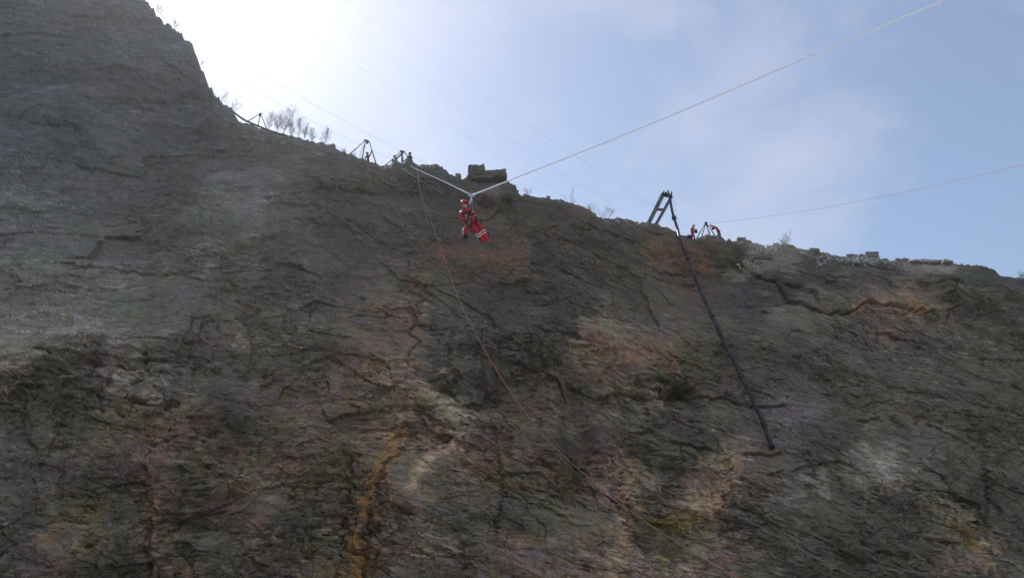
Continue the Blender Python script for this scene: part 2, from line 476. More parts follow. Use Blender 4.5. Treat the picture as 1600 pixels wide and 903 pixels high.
# ----- rock colours as they appear, recess shade painted in, laid as patches
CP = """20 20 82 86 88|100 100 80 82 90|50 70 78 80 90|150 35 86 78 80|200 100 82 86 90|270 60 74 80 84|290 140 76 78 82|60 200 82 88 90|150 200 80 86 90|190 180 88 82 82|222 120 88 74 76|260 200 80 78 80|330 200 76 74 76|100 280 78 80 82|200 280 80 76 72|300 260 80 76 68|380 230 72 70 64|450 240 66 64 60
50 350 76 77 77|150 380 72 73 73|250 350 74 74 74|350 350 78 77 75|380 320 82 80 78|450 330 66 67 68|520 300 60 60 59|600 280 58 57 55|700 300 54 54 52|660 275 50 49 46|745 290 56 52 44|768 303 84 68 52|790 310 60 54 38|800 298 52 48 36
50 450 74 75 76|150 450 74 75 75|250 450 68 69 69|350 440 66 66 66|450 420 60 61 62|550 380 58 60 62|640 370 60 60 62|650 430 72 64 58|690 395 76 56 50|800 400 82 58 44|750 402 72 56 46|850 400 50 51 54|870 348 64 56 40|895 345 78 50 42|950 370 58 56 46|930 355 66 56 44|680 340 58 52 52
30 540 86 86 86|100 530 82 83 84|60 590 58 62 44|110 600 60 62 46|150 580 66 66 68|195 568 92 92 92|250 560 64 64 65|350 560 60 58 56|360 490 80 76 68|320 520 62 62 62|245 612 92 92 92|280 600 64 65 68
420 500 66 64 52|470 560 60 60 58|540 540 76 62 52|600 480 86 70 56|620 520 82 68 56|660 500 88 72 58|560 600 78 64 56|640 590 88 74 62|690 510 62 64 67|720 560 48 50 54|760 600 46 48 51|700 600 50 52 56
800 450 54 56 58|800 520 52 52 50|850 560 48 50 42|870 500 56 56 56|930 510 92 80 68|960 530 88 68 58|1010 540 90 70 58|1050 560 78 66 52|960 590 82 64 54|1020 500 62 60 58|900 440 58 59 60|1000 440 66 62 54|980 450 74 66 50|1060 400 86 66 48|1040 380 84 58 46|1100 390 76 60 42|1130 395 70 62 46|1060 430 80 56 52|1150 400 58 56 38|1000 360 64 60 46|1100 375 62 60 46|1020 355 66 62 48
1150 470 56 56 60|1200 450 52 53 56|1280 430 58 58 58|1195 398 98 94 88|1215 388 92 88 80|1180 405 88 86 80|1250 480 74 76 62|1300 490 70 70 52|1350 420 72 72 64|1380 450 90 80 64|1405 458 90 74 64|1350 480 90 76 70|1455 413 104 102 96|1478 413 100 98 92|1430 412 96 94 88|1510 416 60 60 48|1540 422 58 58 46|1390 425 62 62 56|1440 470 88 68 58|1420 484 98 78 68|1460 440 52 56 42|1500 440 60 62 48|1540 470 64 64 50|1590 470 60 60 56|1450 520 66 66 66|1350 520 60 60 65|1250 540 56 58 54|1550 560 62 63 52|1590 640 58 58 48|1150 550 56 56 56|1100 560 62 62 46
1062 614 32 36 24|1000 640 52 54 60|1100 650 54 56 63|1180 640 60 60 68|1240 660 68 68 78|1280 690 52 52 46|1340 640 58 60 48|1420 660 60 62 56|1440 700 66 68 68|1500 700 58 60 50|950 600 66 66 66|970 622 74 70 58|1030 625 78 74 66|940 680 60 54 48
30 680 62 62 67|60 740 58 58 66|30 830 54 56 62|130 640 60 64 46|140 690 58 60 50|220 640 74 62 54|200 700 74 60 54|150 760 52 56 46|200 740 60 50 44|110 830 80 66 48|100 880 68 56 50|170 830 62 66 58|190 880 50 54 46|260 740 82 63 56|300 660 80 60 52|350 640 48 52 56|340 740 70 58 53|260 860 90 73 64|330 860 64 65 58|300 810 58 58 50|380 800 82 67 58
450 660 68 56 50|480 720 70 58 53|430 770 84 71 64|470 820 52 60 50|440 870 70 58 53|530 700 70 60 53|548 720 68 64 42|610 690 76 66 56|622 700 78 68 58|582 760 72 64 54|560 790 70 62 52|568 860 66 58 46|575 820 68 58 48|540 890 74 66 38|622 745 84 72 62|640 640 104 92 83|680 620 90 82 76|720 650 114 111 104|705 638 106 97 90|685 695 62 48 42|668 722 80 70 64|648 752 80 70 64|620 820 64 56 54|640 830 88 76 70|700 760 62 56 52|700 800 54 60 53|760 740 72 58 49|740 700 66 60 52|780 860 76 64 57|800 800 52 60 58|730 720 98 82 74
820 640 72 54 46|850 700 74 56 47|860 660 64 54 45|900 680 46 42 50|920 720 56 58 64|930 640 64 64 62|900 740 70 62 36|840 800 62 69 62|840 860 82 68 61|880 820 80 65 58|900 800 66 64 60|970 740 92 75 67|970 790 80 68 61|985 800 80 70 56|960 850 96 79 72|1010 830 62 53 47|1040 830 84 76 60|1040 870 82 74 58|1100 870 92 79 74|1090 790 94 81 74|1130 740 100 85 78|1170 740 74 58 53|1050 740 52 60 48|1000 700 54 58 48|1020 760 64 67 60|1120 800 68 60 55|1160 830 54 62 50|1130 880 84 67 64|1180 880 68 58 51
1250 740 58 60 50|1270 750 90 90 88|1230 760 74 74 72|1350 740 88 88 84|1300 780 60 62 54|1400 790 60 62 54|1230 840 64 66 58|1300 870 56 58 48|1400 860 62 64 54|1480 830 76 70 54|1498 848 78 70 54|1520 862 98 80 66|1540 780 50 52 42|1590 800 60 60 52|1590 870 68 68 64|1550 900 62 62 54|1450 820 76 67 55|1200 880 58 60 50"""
pts = np.array([[float(v) for v in q.split()] for q in CP.replace("\n", "|").split("|")])
def s2l(c):
    c = c / 255.0
    return np.where(c <= 0.04045, c / 12.92, ((c + 0.055) / 1.055) ** 2.4)
plin = s2l(pts[:, 2:5])
_l = plin.mean(1, keepdims=True); plin = plin * (_l / _l.mean()) ** -0.05
GAIN = np.array([4.25, 3.50, 2.50], np.float32)
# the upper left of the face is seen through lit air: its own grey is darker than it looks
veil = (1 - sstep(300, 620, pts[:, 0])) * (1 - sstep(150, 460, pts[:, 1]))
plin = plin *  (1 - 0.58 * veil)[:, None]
# dark slabs under the middle and right rim, lowered further to offset haze
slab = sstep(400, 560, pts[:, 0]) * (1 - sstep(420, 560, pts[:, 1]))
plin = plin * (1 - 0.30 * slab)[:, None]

nr_ = 0.2 + 0.8 * sstep(0, 50, s_rim)
cpx = PX + fbm(PX / 40, PY / 40, 4, 101, 0.5) * 10 * nr_ + cell_jx * nr_ + fbm(PX / 6, PY / 30, 2, 105) * 5 * sstep(600, 760, PY)
cpy = PY + fbm(PX / 40, PY / 30, 4, 107, 0.5) * 9 * nr_ + cell_jy * nr_ + perlin(PX / 9, PY / 60, 111) * 14 * sstep(600, 760, PY)
num = np.zeros(PX.shape + (3,), np.float32); den = np.full(PX.shape, 1e-12, np.float32)
cpx = cpx.astype(np.float32); cpy = cpy.astype(np.float32)
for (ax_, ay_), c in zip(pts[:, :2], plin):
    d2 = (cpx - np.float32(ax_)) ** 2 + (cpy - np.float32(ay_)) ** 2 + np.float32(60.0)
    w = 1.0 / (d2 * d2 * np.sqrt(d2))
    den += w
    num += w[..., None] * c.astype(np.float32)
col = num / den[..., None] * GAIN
del num
gl = col.mean(-1, keepdims=True)
keep = 0.14 + 0.34 * sstep(-0.25, 0.35, fbm(X / 1.1 + wx, BED / 0.5, 4, 161, 0.7) + 0.5 * layer_val)
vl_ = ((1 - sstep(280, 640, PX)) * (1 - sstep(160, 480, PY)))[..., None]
low_ = sstep(470, 640, PY)[..., None]
low_ = low_ * (1 - 0.75 * sstep(1080, 1260, PX)[..., None])
col = gl * ((np.array([1.08, 1.01, 0.90], np.float32) * (1 - low_) + np.array([1.19, 1.03, 0.85], np.float32) * low_) * (1 - vl_) + np.array([0.94, 1.0, 1.06], np.float32) * vl_) + (col - gl) * keep[..., None]  # blue veil of the lit air painted into the upper-left colour
def streak(poly, wd, colr, amt, rag=6, seed=201):
    # stain that runs down a joint: ragged outline, broken up by the blocks it crosses
    global col
    P_ = np.array(poly, float)
    wx_ = PX + fbm(PX / 14, PY / 14, 4, seed, 0.65) * rag + cell_jx * 0.22
    wy_ = PY + fbm(PX / 14, PY / 14, 4, seed + 3, 0.65) * rag + cell_jy * 0.22
    dmin = np.full(PX.shape, 1e9, np.float32)
    for (x0, y0), (x1, y1) in zip(P_[:-1], P_[1:]):
        L2 = (x1 - x0) ** 2 + (y1 - y0) ** 2
        tt = np.clip(((wx_ - x0) * (x1 - x0) + (wy_ - y0) * (y1 - y0)) / L2, 0, 1)
        dmin = np.minimum(dmin, np.hypot(wx_ - x0 - tt * (x1 - x0), wy_ - y0 - tt * (y1 - y0)))
    amt = amt * 0.78
    m_ = (1 - sstep(wd * 0.2, wd * 1.5, dmin)) * amt * np.clip(0.75 + 0.6 * fbm(X / 0.8, BED / 0.5, 3, seed + 5) + 0.5 * layer_val, 0.15, 1)
    m_ = np.minimum(m_, 0.95)
    c_ = s2l(np.array(colr, float)) * np.array([4.2, 3.62, 2.75])
    col = col * (1 - m_[..., None]) + (c_ * m_[..., None]).astype(np.float32)
streak([(622, 682), (606, 712), (590, 742), (574, 790), (564, 830), (556, 880), (548, 930)], 12, (106, 82, 50), 0.85, 11)
streak([(590, 790), (580, 840), (572, 880)], 10, (94, 66, 36), 0.55, 10, 211)
streak([(702, 702), (678, 712), (660, 728), (648, 750), (642, 764)], 9, (122, 108, 100), 1.25, 3, 215)
streak([(1136, 716), (1132, 760), (1118, 790), (1090, 800), (1056, 822)], 13, (112, 98, 90), 1.1, 8, 221)
streak([(975, 718), (990, 760), (976, 800), (962, 850), (950, 903)], 13, (106, 90, 82), 1.1, 8, 225)
streak([(1004, 826), (1030, 822), (1060, 824), (1084, 816)], 9, (98, 86, 40), 0.7, 7, 231)
streak([(1040, 830), (1034, 860), (1036, 900)], 9, (92, 82, 44), 0.5, 7, 235)
streak([(1466, 820), (1486, 832), (1502, 850), (1524, 864)], 9, (104, 86, 46), 0.8, 7, 241)
streak([(1520, 862), (1540, 880), (1556, 903)], 5, (104, 90, 84), 0.7, 4, 243)
streak([(656, 410), (662, 470), (650, 520), (644, 580), (646, 640)], 9, (94, 78, 66), 0.6, 7, 245)
streak([(600, 480), (640, 500), (600, 540), (570, 600)], 22, (82, 68, 56), 0.5, 12, 247)
streak([(690, 396), (730, 398), (780, 400), (815, 406)], 8, (84, 58, 44), 0.6, 5, 251)
streak([(930, 512), (960, 530), (1000, 545), (1060, 548)], 20, (88, 68, 57), 0.5, 12, 253)
streak([(1020, 384), (1060, 400), (1110, 404)], 13, (84, 62, 47), 0.5, 7, 255)
streak([(1335, 486), (1360, 474), (1400, 480), (1440, 488)], 7, (100, 78, 70), 0.8, 4, 257)
streak([(244, 700), (242, 780), (240, 860), (242, 903)], 12, (84, 70, 62), 0.5, 9, 259)
streak([(700, 646), (716, 640), (724, 656), (716, 672)], 9, (122, 120, 114), 1.2, 6, 261)
# every bed and block differs a little; pale fresh edges and thin seams run with the bedding
lum = 1.0 + layer_val * (0.35 + 0.45 * rough) + 0.16 * fbm(X / 0.9, BED / 0.35, 3, 121) + 0.12 * fbm(X / 5, BED / 2, 3, 125)
zone = 0.25 + 0.95 * sstep(-0.15, 0.45, fbm(X / 7 + 5, BED / 3, 3, 137))
seam = sstep(0.48, 0.66, fbm(X / 1.5 + wx, BED / 0.19, 4, 131, 0.6)) * zone
seam = seam + 0.8 * sstep(0.55, 0.7, fbm(X / 0.55 + wx, (BED + 0.3 * X) / 0.30, 3, 133, 0.6)) * (zone - 0.2) * rough
dark = sstep(0.42, 0.62, fbm(X / 1.3 - wx, (BED - 0.15 * X) / 0.22, 4, 135, 0.6)) * (0.35 + 0.65 * rough)
lum = lum + 0.80 * seam - 0.50 * dark
col = col * np.clip(lum, 0.45, 2.0)[..., None]
# algae green and iron brown tints wander over the grey
gr = fbm(X / 3.0, Z / 3.0, 4, 141)
col = col * (1 + np.stack([-0.06 * gr, 0.03 * gr, -0.10 * gr], -1))
col = np.clip(col, 0.01, 0.75)
allc = np.ones((NRT, NC, 4), np.float32) * 0.16
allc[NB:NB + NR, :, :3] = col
allc[:NB, :, :3] = col[0][None]
allc[NB + NR:, :, :3] = col[-1][None]
allc[..., 3] = 1
bedattr = np.zeros((NRT, NC, 3), np.float32)
bedattr[..., 0] = AXX; bedattr[..., 1] = AYY
bedattr[..., 2] = AZZ + np.interp(AXX, xs, cum)

def grid_mesh(name, co, nr, nc):
    me = bpy.data.meshes.new(name)
    i = np.arange(nr * nc).reshape(nr, nc)
    q = np.stack([i[:-1, :-1], i[1:, :-1], i[1:, 1:], i[:-1, 1:]], -1).reshape(-1, 4).astype(np.int32)
    me.vertices.add(len(co)); me.vertices.foreach_set('co', co.ravel())
    me.loops.add(q.size); me.loops.foreach_set('vertex_index', q.ravel())
    me.polygons.add(len(q))
    me.polygons.foreach_set('loop_start', np.arange(0, q.size, 4, dtype=np.int32))
    me.polygons.foreach_set('loop_total', np.full(len(q), 4, np.int32))
    me.update(calc_edges=True)
    return me

me = grid_mesh('rock_face', co, NRT, NC)
a = me.color_attributes.new('tint', 'FLOAT_COLOR', 'POINT'); a.data.foreach_set('color', allc.reshape(-1))
a = me.attributes.new('bedding', 'FLOAT_VECTOR', 'POINT'); a.data.foreach_set('vector', bedattr.reshape(-1))

def rock_material(name, attr=True, base=(0.14, 0.14, 0.13)):
    m = bpy.data.materials.new(name); m.use_nodes = True
    nt = m.node_tree; N = nt.nodes; L = nt.links
    b = N['Principled BSDF']; b.inputs['Roughness'].default_value = 0.82; b.inputs['Specular IOR Level'].default_value = 0.25
    if attr:
        at = N.new('ShaderNodeAttribute'); at.attribute_name = 'tint'
        bd = N.new('ShaderNodeAttribute'); bd.attribute_name = 'bedding'
        colo, vec = at.outputs['Color'], bd.outputs['Vector']
    else:
        rgb = N.new('ShaderNodeRGB'); rgb.outputs[0].default_value = (*base, 1)
        tc = N.new('ShaderNodeTexCoord')
        colo, vec = rgb.outputs[0], tc.outputs['Object']
    mp = N.new('ShaderNodeMapping'); mp.inputs['Scale'].default_value = (1.0, 1.0, 2.0)
    L.new(vec, mp.inputs['Vector'])
    n1 = N.new('ShaderNodeTexNoise'); n1.inputs['Scale'].default_value = 2.2; n1.inputs['Detail'].default_value = 8; n1.inputs['Roughness'].default_value = 0.68
    n2 = N.new('ShaderNodeTexNoise'); n2.inputs['Scale'].default_value = 9.0; n2.inputs['Detail'].default_value = 5; n2.inputs['Roughness'].default_value = 0.7
    L.new(mp.outputs[0], n1.inputs['Vector']); L.new(vec, n2.inputs['Vector'])
    mr = N.new('ShaderNodeMapRange'); mr.inputs['From Min'].default_value = 0.3; mr.inputs['From Max'].default_value = 0.7
    mr.inputs['To Min'].default_value = 0.78; mr.inputs['To Max'].default_value = 1.24
    L.new(n1.outputs['Fac'], mr.inputs['Value'])
    mr2 = N.new('ShaderNodeMapRange'); mr2.inputs['From Min'].default_value = 0.3; mr2.inputs['From Max'].default_value = 0.7
    mr2.inputs['To Min'].default_value = 0.82; mr2.inputs['To Max'].default_value = 1.18
    L.new(n2.outputs['Fac'], mr2.inputs['Value'])
    mu = N.new('ShaderNodeMath'); mu.operation = 'MULTIPLY'
    L.new(mr.outputs[0], mu.inputs[0]); L.new(mr2.outputs[0], mu.inputs[1])
    vm = N.new('ShaderNodeVectorMath'); vm.operation = 'SCALE'
    L.new(colo, vm.inputs[0]); L.new(mu.outputs[0], vm.inputs['Scale'])
    L.new(vm.outputs[0], b.inputs['Base Color'])
    ad = N.new('ShaderNodeMath'); ad.operation = 'ADD'
    L.new(n1.outputs['Fac'], ad.inputs[0]); L.new(n2.outputs['Fac'], ad.inputs[1])
    bp = N.new('ShaderNodeBump'); bp.inputs['Distance'].default_value = 0.07; bp.inputs['Strength'].default_value = 0.7
    L.new(ad.outputs[0], bp.inputs['Height']); L.new(bp.outputs['Normal'], b.inputs['Normal'])
    return m

M_ROCK = rock_material('quarry_rock')
me.materials.append(M_ROCK)
me.shade_flat()
face = bpy.data.objects.new('rock_face', me)
tag(face, kind='structure')
link(face)

SURF = co.reshape(NRT, NC, 3)[NB:NB + NR]
def on_face(px, py, out=0.0):
    """point of the finished rock surface seen near that place, moved out from the wall"""
    c = int(np.argmin(np.abs(cols - px)))
    r = int(np.argmin(np.abs(PY[:, c] - py)))
    p = Vector([float(v) for v in SURF[r, c]])
    return p + Vector(outw) * out
def rim_y(px):
    c = int(np.argmin(np.abs(cols - px)))
    return float(SURF[0, c][1])
def at_y(px, py, y):
    d = ray(px, py)
    return CAM + d * ((y - CAM.y) / d.y)
def at_d(px, py, dist):
    return CAM + ray(px, py) * dist

# ---------------------------------------------------------------- quarry floor
def floor():
    bm = bmesh.new()
    n = 60
    vs = [[None] * (n + 1) for _ in range(n + 1)]
    for i in range(n + 1):
        for j in range(n + 1):
            u = (i / n * 2 - 1); v = (j / n * 2 - 1)
            x = 640 * u * abs(u); y = 640 * v * abs(v)
            vs[i][j] = bm.verts.new((x, y, 0.06 * math.sin(x * 0.9) * math.cos(y * 0.7)))
    for i in range(n):
        for j in range(n):
            bm.faces.new((vs[i][j], vs[i + 1][j], vs[i + 1][j + 1], vs[i][j + 1]))
    m = mat_simple('gravel_floor', (0.34, 0.31, 0.27), 0.95, noise=0.25, scale=1.5, bump=0.05)
    return tag(mesh_obj('ground', bm, m, None, True), kind='structure')
floor()

# ---------------------------------------------------------------- loose rocks on the skyline
M_STONE = rock_material('loose_stone', False, (0.22, 0.20, 0.17))
M_STONE_PALE = rock_material('pale_stone', False, (0.42, 0.40, 0.36))
M_STONE_BR = rock_material('dark_block', False, (0.13, 0.12, 0.10))

def stone_bm(bm, c, rx, ry, rz, rnd, n=20, rot=None):
    vs = []
    for k in range(n):
        d = Vector((rnd.gauss(0, 1), rnd.gauss(0, 1), rnd.gauss(0, 1))).normalized()
        m = max(abs(d.x), abs(d.y), abs(d.z)); d = d / (m ** 0.92)
        p = Vector((d.x * rx, d.y * ry, d.z * rz))
        if rot is not None: p = rot @ p
        vs.append(bm.verts.new(Vector(c) + p))
    r = bmesh.ops.convex_hull(bm, input=vs)
    bad = list({g for g in r['geom_interior'] if isinstance(g, bmesh.types.BMVert)} | {v for v in vs if v.is_valid and not v.link_faces})
    if bad: bmesh.ops.delete(bm, geom=bad, context='VERTS')

def block(name, px, py, wpx, hpx, label, seed, mat=None, tilt=0.0, deep=None, back=0.4, fine=True):
    rnd = random.Random(seed)
    y = rim_y(px) + back
    c = at_y(px, py + (1.2 if hpx < 12 else 0), y)
    s = (c - CAM).length / F
    rx = wpx * s / 2; rz = hpx * s / 2 / 0.85; ry = deep or max(rx * 0.6, rz)
    bm = bmesh.new()
    rot = Matrix.Rotation(R(tilt), 3, 'Y')
    if fine:
        vs = []
        for sx in (-1, 1):
            for sy in (-1, 1):
                for sz in (-1, 1):
                    for q_ in range(3):      # points scattered near each corner: broken, not sawn
                        p = Vector((sx * rx * rnd.uniform(.5, 1), sy * ry * rnd.uniform(.5, 1), sz * rz * rnd.uniform(.45, 1)))
                        vs.append(bm.verts.new(c + rot @ p))
        r_ = bmesh.ops.convex_hull(bm, input=vs)
        bad = list({g for g in r_['geom_interior'] if isinstance(g, bmesh.types.BMVert)} | {v for v in vs if v.is_valid and not v.link_faces})
        if bad: bmesh.ops.delete(bm, geom=bad, context='VERTS')
        bmesh.ops.triangulate(bm, faces=list(bm.faces))
        for _ in range(2):
            bmesh.ops.subdivide_edges(bm, edges=[e for e in bm.edges if e.calc_length() > 0.18], cuts=1, use_grid_fill=True)
        from mathutils import noise as mnoise
        for v in bm.verts:
            d_ = (v.co - c)
            v.co += d_.normalized() * mnoise.noise(v.co * 1.7 + Vector((seed, 0, 0))) * min(rx, rz) * 0.42 + mnoise.noise_vector(v.co * 4.0) * min(rx, rz) * 0.14
    else:
        stone_bm(bm, c, rx, ry, rz, rnd, 16, rot)
    o = origin_mesh(name, bm, mat or M_STONE, c)
    return tag(o, label, 'rock')

block('boulder', 745, 275, 25, 19, 'tall squarish dark boulder perched on the rim above the hanging rescuer', 3, M_STONE_BR, -4, 1.2, 0.5)
block('boulder', 766, 279, 30, 11, 'long low dark slab beside the squarish boulder on the rim', 5, M_STONE_BR, 2, 1.3, 0.6)
block('boulder', 783, 277, 20, 16, 'blunt dark block ending the row of boulders above the buttress', 6, M_STONE_BR, -3, 1.1, 0.5)
block('boulder', 752, 283, 42, 6, 'thin flat slab under the squarish rim boulder', 7, M_STONE_BR, 1, 1.1, 0.3)
block('boulder', 733, 277, 8, 9, 'small block wedged left of the squarish rim boulder', 8, M_STONE_BR, 10)
block('boulder', 716, 275, 9, 7, 'small pointed stone on the rim left of the big boulders', 9)
block('boulder', 1361, 400, 19, 11, 'largest rounded boulder on the pale rubble rim at right', 12, M_STONE, 3)
block('boulder', 1348, 401, 11, 8, 'smaller rock touching the left side of the large rubble boulder', 14)
block('boulder', 1272, 391, 16, 5, 'flat stone lying on the skyline left of the pale rubble', 15)
block('boulder', 1331, 401, 16, 6, 'low grey stone in the middle of the pale rubble', 16)
block('boulder', 1406, 407, 11, 6, 'rounded rock right of the rubble patch', 17)
block('boulder', 1415, 407, 9, 7, 'taller rock at the end of the rubble on the skyline', 18)
block('boulder', 1381, 406, 9, 5, 'small stone just right of the large rubble boulder', 19)
block('boulder', 856, 309, 7, 6, 'lone small rock on the rim right of the buttress', 20)
block('boulder', 519, 229, 9, 7, 'dark rock on the rim left of the two legged frame', 21)
block('boulder', 1158, 374, 13, 6, 'rock on the skyline right of the bending rescuer', 22)
block('boulder', 335, 155, 8, 7, 'dark rock jutting from the steep rim below the cliff top', 23)
block('boulder', 617, 253, 11, 7, 'dark block under the crouching figure', 24)
for i_, (px_, py_, w_, h_) in enumerate(((1424, 411, 15, 3.2), (1441, 411, 18, 3.6), (1459, 411.5, 17, 3), (1476, 411.5, 17, 3.4))):
    o = block('rim_block', px_, py_, w_, h_, 'squared block in the flat layered row capping the right rim', 70 + i_, M_STONE_PALE if i_ < 4 else M_STONE, 1 + (i_ % 3) - 1, 0.9, 0.15)
    o['group'] = 'layered blocks capping the right rim'
block('ledge_slab', 1190, 404, 34, 7, 'flat topped pale grey slab in the notch right of the bending rescuer', 64, M_STONE, -2, 0.9, -1.2)
rnd = random.Random(5)
for px in (352, 450, 488, 533, 548, 663, 678, 690, 808, 822, 838, 869, 886, 912, 964, 976, 992, 1003, 1047, 1139, 1171, 1214, 1229, 1246, 1291, 1303, 1318, 1393, 1433, 1446, 1462, 1477, 1503, 1524, 1566, 1579):
    py = float(np.interp(px, cols, rim))
    o = block('stone', px, py + 0.9, rnd.uniform(4, 8), rnd.uniform(3, 4.6), 'small loose stone lying along the broken cliff rim', px, None, rnd.uniform(-15, 15), None, 0.1, False)
    o['group'] = 'small stones along the rim'

def rubble(name, spots, label, mat, seed):
    rnd = random.Random(seed)
    bm = bmesh.new()
    for (cx, cy, sx, sy, n, smin, smax) in spots:
        for k in range(n):
            px = rnd.gauss(cx, sx); py = max(float(np.interp(px, cols, rim)) + 0.8, rnd.gauss(cy, sy))
            p = on_face(px, py, 0.02)
            s = rnd.uniform(smin, smax)
            rot = Matrix.Rotation(rnd.uniform(0, 6), 3, Vector((rnd.gauss(0, 1), rnd.gauss(0, 1), rnd.gauss(0, 1))).normalized())
            stone_bm(bm, p, s * rnd.uniform(.7, 1.5), s, s * rnd.uniform(.4, .8), rnd, 11, rot)
    o = mesh_obj(name, bm, mat)
    return tag(o, label, 'rubble', kind='stuff')
rubble('rubble', [(1342, 406, 14, 3.2, 150, .08, .24), (1312, 403, 16, 3, 50, .06, .18), (1385, 410, 14, 2, 50, .06, .18), (1290, 401, 12, 3.5, 35, .06, .2), (1284, 412, 7, 4, 14, .08, .2), (1440, 411, 30, 1.5, 60, .05, .14)],
       'pale broken rubble spilled along the right hand rim', M_STONE_PALE, 31)
rubble('rubble', [(1203, 391, 10, 4, 46, .08, .26), (1218, 384, 6, 1.5, 20, .06, .2), (1184, 408, 9, 3, 26, .08, .26), (1168, 410, 7, 2.5, 14, .08, .2), (985, 347, 9, 2, 18, .05, .14), (962, 343, 6, 2, 12, .05, .14)],
       'pale stone debris in the notch below the bare shrub', M_STONE_PALE, 33)

# ---------------------------------------------------------------- vegetation
M_TWIG = mat_simple('bare_twigs', (0.30, 0.26, 0.24), 0.9, noise=0.2, scale=3)
M_TWIG_PALE = mat_simple('pale_bark', (0.34, 0.31, 0.28), 0.85, noise=0.3, scale=4)

def twigs(bm, p, d, length, r, depth, rnd, spread=0.55, up=0.25, nb=3, seg=3):
    pts_ = [p]; n = 4
    for k in range(n):
        d = (d + Vector((rnd.gauss(0, .13), rnd.gauss(0, .13), rnd.gauss(0, .10) + up * 0.2))).normalized()
        pts_.append(pts_[-1] + d * length / n)
    rs = [r * (1 - 0.45 * k / n) for k in range(n + 1)]
    tube(bm, pts_, rs, seg, cap=False)
    if depth <= 0: return
    for k in range(nb):
        i = rnd.randint(1, n)
        q = Vector((rnd.gauss(0, 1), rnd.gauss(0, 1), rnd.gauss(0, .6))).normalized()
        nd = (d * (1 - spread) + q * spread + Vector((0, 0, up))).normalized()
        twigs(bm, pts_[i], nd, length * rnd.uniform(.5, .78), r * .6, depth - 1, rnd, spread, up, nb, seg)

def shrub(px, py, hpx, label, seed, stems=9, depth=4, back=0.5, group='bare shrubs on the cliff edge', r=0.016, wide=0.7, mat=None):
    rnd = random.Random(seed)
    y = rim_y(px) + back
    p = at_y(px, py + 1.5, y)
    s = (p - CAM).length / F
    h = hpx * s / 0.85
    bm = bmesh.new()
    for k in range(stems):
        a_ = rnd.uniform(0, 2 * math.pi)
        d = Vector((math.cos(a_) * wide, math.sin(a_) * wide, 1)).normalized()
        twigs(bm, p + Vector((rnd.gauss(0, .1), rnd.gauss(0, .1), 0)), d, h * rnd.uniform(.4, .6), r, depth, rnd, 0.5, 0.3, 3)
    o = origin_mesh('bare_shrub', bm, mat or M_TWIG, p)
    return tag(o, label, 'shrub', group)

def bare_tree(px, py, hpx, label, seed, lean=0.0, r=0.034):
    rnd = random.Random(seed)
    y = rim_y(px) + 1.2
    p = at_y(px, py + 3, y)
    s = (p - CAM).length / F
    h = hpx * s / 0.85
    root = empty('bare_tree', p)
    tag(root, label, 'tree', 'bare young trees on the rim')
    bt = bmesh.new(); bc = bmesh.new()
    n = 8; pts_ = [p.copy()]; d = Vector((lean, 0, 1)).normalized()
    for k in range(n):
        d = (d + Vector((rnd.gauss(0, .05), rnd.gauss(0, .05), 0.05))).normalized()
        pts_.append(pts_[-1] + d * h * 0.9 / n)
    tube(bt, pts_, [r * (1 - 0.8 * k / n) for k in range(n + 1)], 5)
    for k in range(30):
        i = rnd.randint(1, n)
        a_ = rnd.uniform(0, 2 * math.pi)
        dd = Vector((math.cos(a_) * .8, math.sin(a_) * .8, 1.0)).normalized()
        twigs(bc, pts_[i], dd, h * rnd.uniform(.18, .42) * (1.2 - i / n * 0.7), r * .30, 3, rnd, 0.5, 0.3, 3)
    mesh_obj('trunk', bt, M_TWIG_PALE, root)
    mesh_obj('crown', bc, M_TWIG, root)
    return root

shrub(250, 22, 20, 'topmost bare shrub at the highest cliff edge', 101, 7, 3)
shrub(274, 43, 20, 'pale leafless bush just below the topmost shrub', 102, 8, 3)
shrub(315, 101, 10, 'tiny twig tuft on the vertical cliff edge', 103, 4, 2)
shrub(342, 158, 22, 'thin grey shrub above the jutting rim rock', 104, 7, 3)
shrub(362, 174, 22, 'dense grey shrub at the upper end of the long dark pipe', 105, 9, 3)
bare_tree(418, 205, 28, 'short bare sapling right beside the left tripod', 106, 0.05)
bare_tree(430, 208, 36, 'slender bare tree leaning left of the tallest one', 107, 0.12)
bare_tree(441, 211, 44, 'tallest bare birch of the group on the left rim', 108, 0.08, 0.05)
bare_tree(455, 213, 22, 'low bare sapling right of the tallest birch', 109, -0.05)
bare_tree(464, 215, 30, 'bare sapling with thin upright twigs midway along the group', 110, 0.03)
bare_tree(474, 217, 24, 'short bushy bare sapling in the right part of the group', 111, 0.1)
bare_tree(487, 221, 21, 'small bare sapling before the gap in the group', 112, 0.0)
bare_tree(506, 226, 27, 'separate bare sapling at the right end of the group', 113, 0.04)
shrub(536, 240, 12, 'low bare shrub left of the frame with the waving rescuer', 114, 6, 3)
shrub(552, 244, 10, 'thin low scrub at the foot of the raised arm frame', 115, 5, 2)
shrub(826, 306, 15, 'faint airy shrub right of the rock buttress', 116, 5, 3, r=0.014)
shrub(895, 318, 22, 'single upright wispy shrub on the middle rim', 117, 3, 3, r=0.016, wide=0.35)
shrub(922, 331, 18, 'wispy shrub left of the spreading bush', 118, 6, 3, r=0.014)
shrub(948, 342, 24, 'spreading bare bush on the rim left of the steel frame', 119, 6, 3, r=0.02)
shrub(1226, 382, 17, 'rounded bare shrub on top of the right rock notch', 120, 10, 3, r=0.018, wide=1.0)
shrub(1599, 436, 12, 'twiggy shrub at the far right end of the rim', 121, 7, 3, r=0.016)

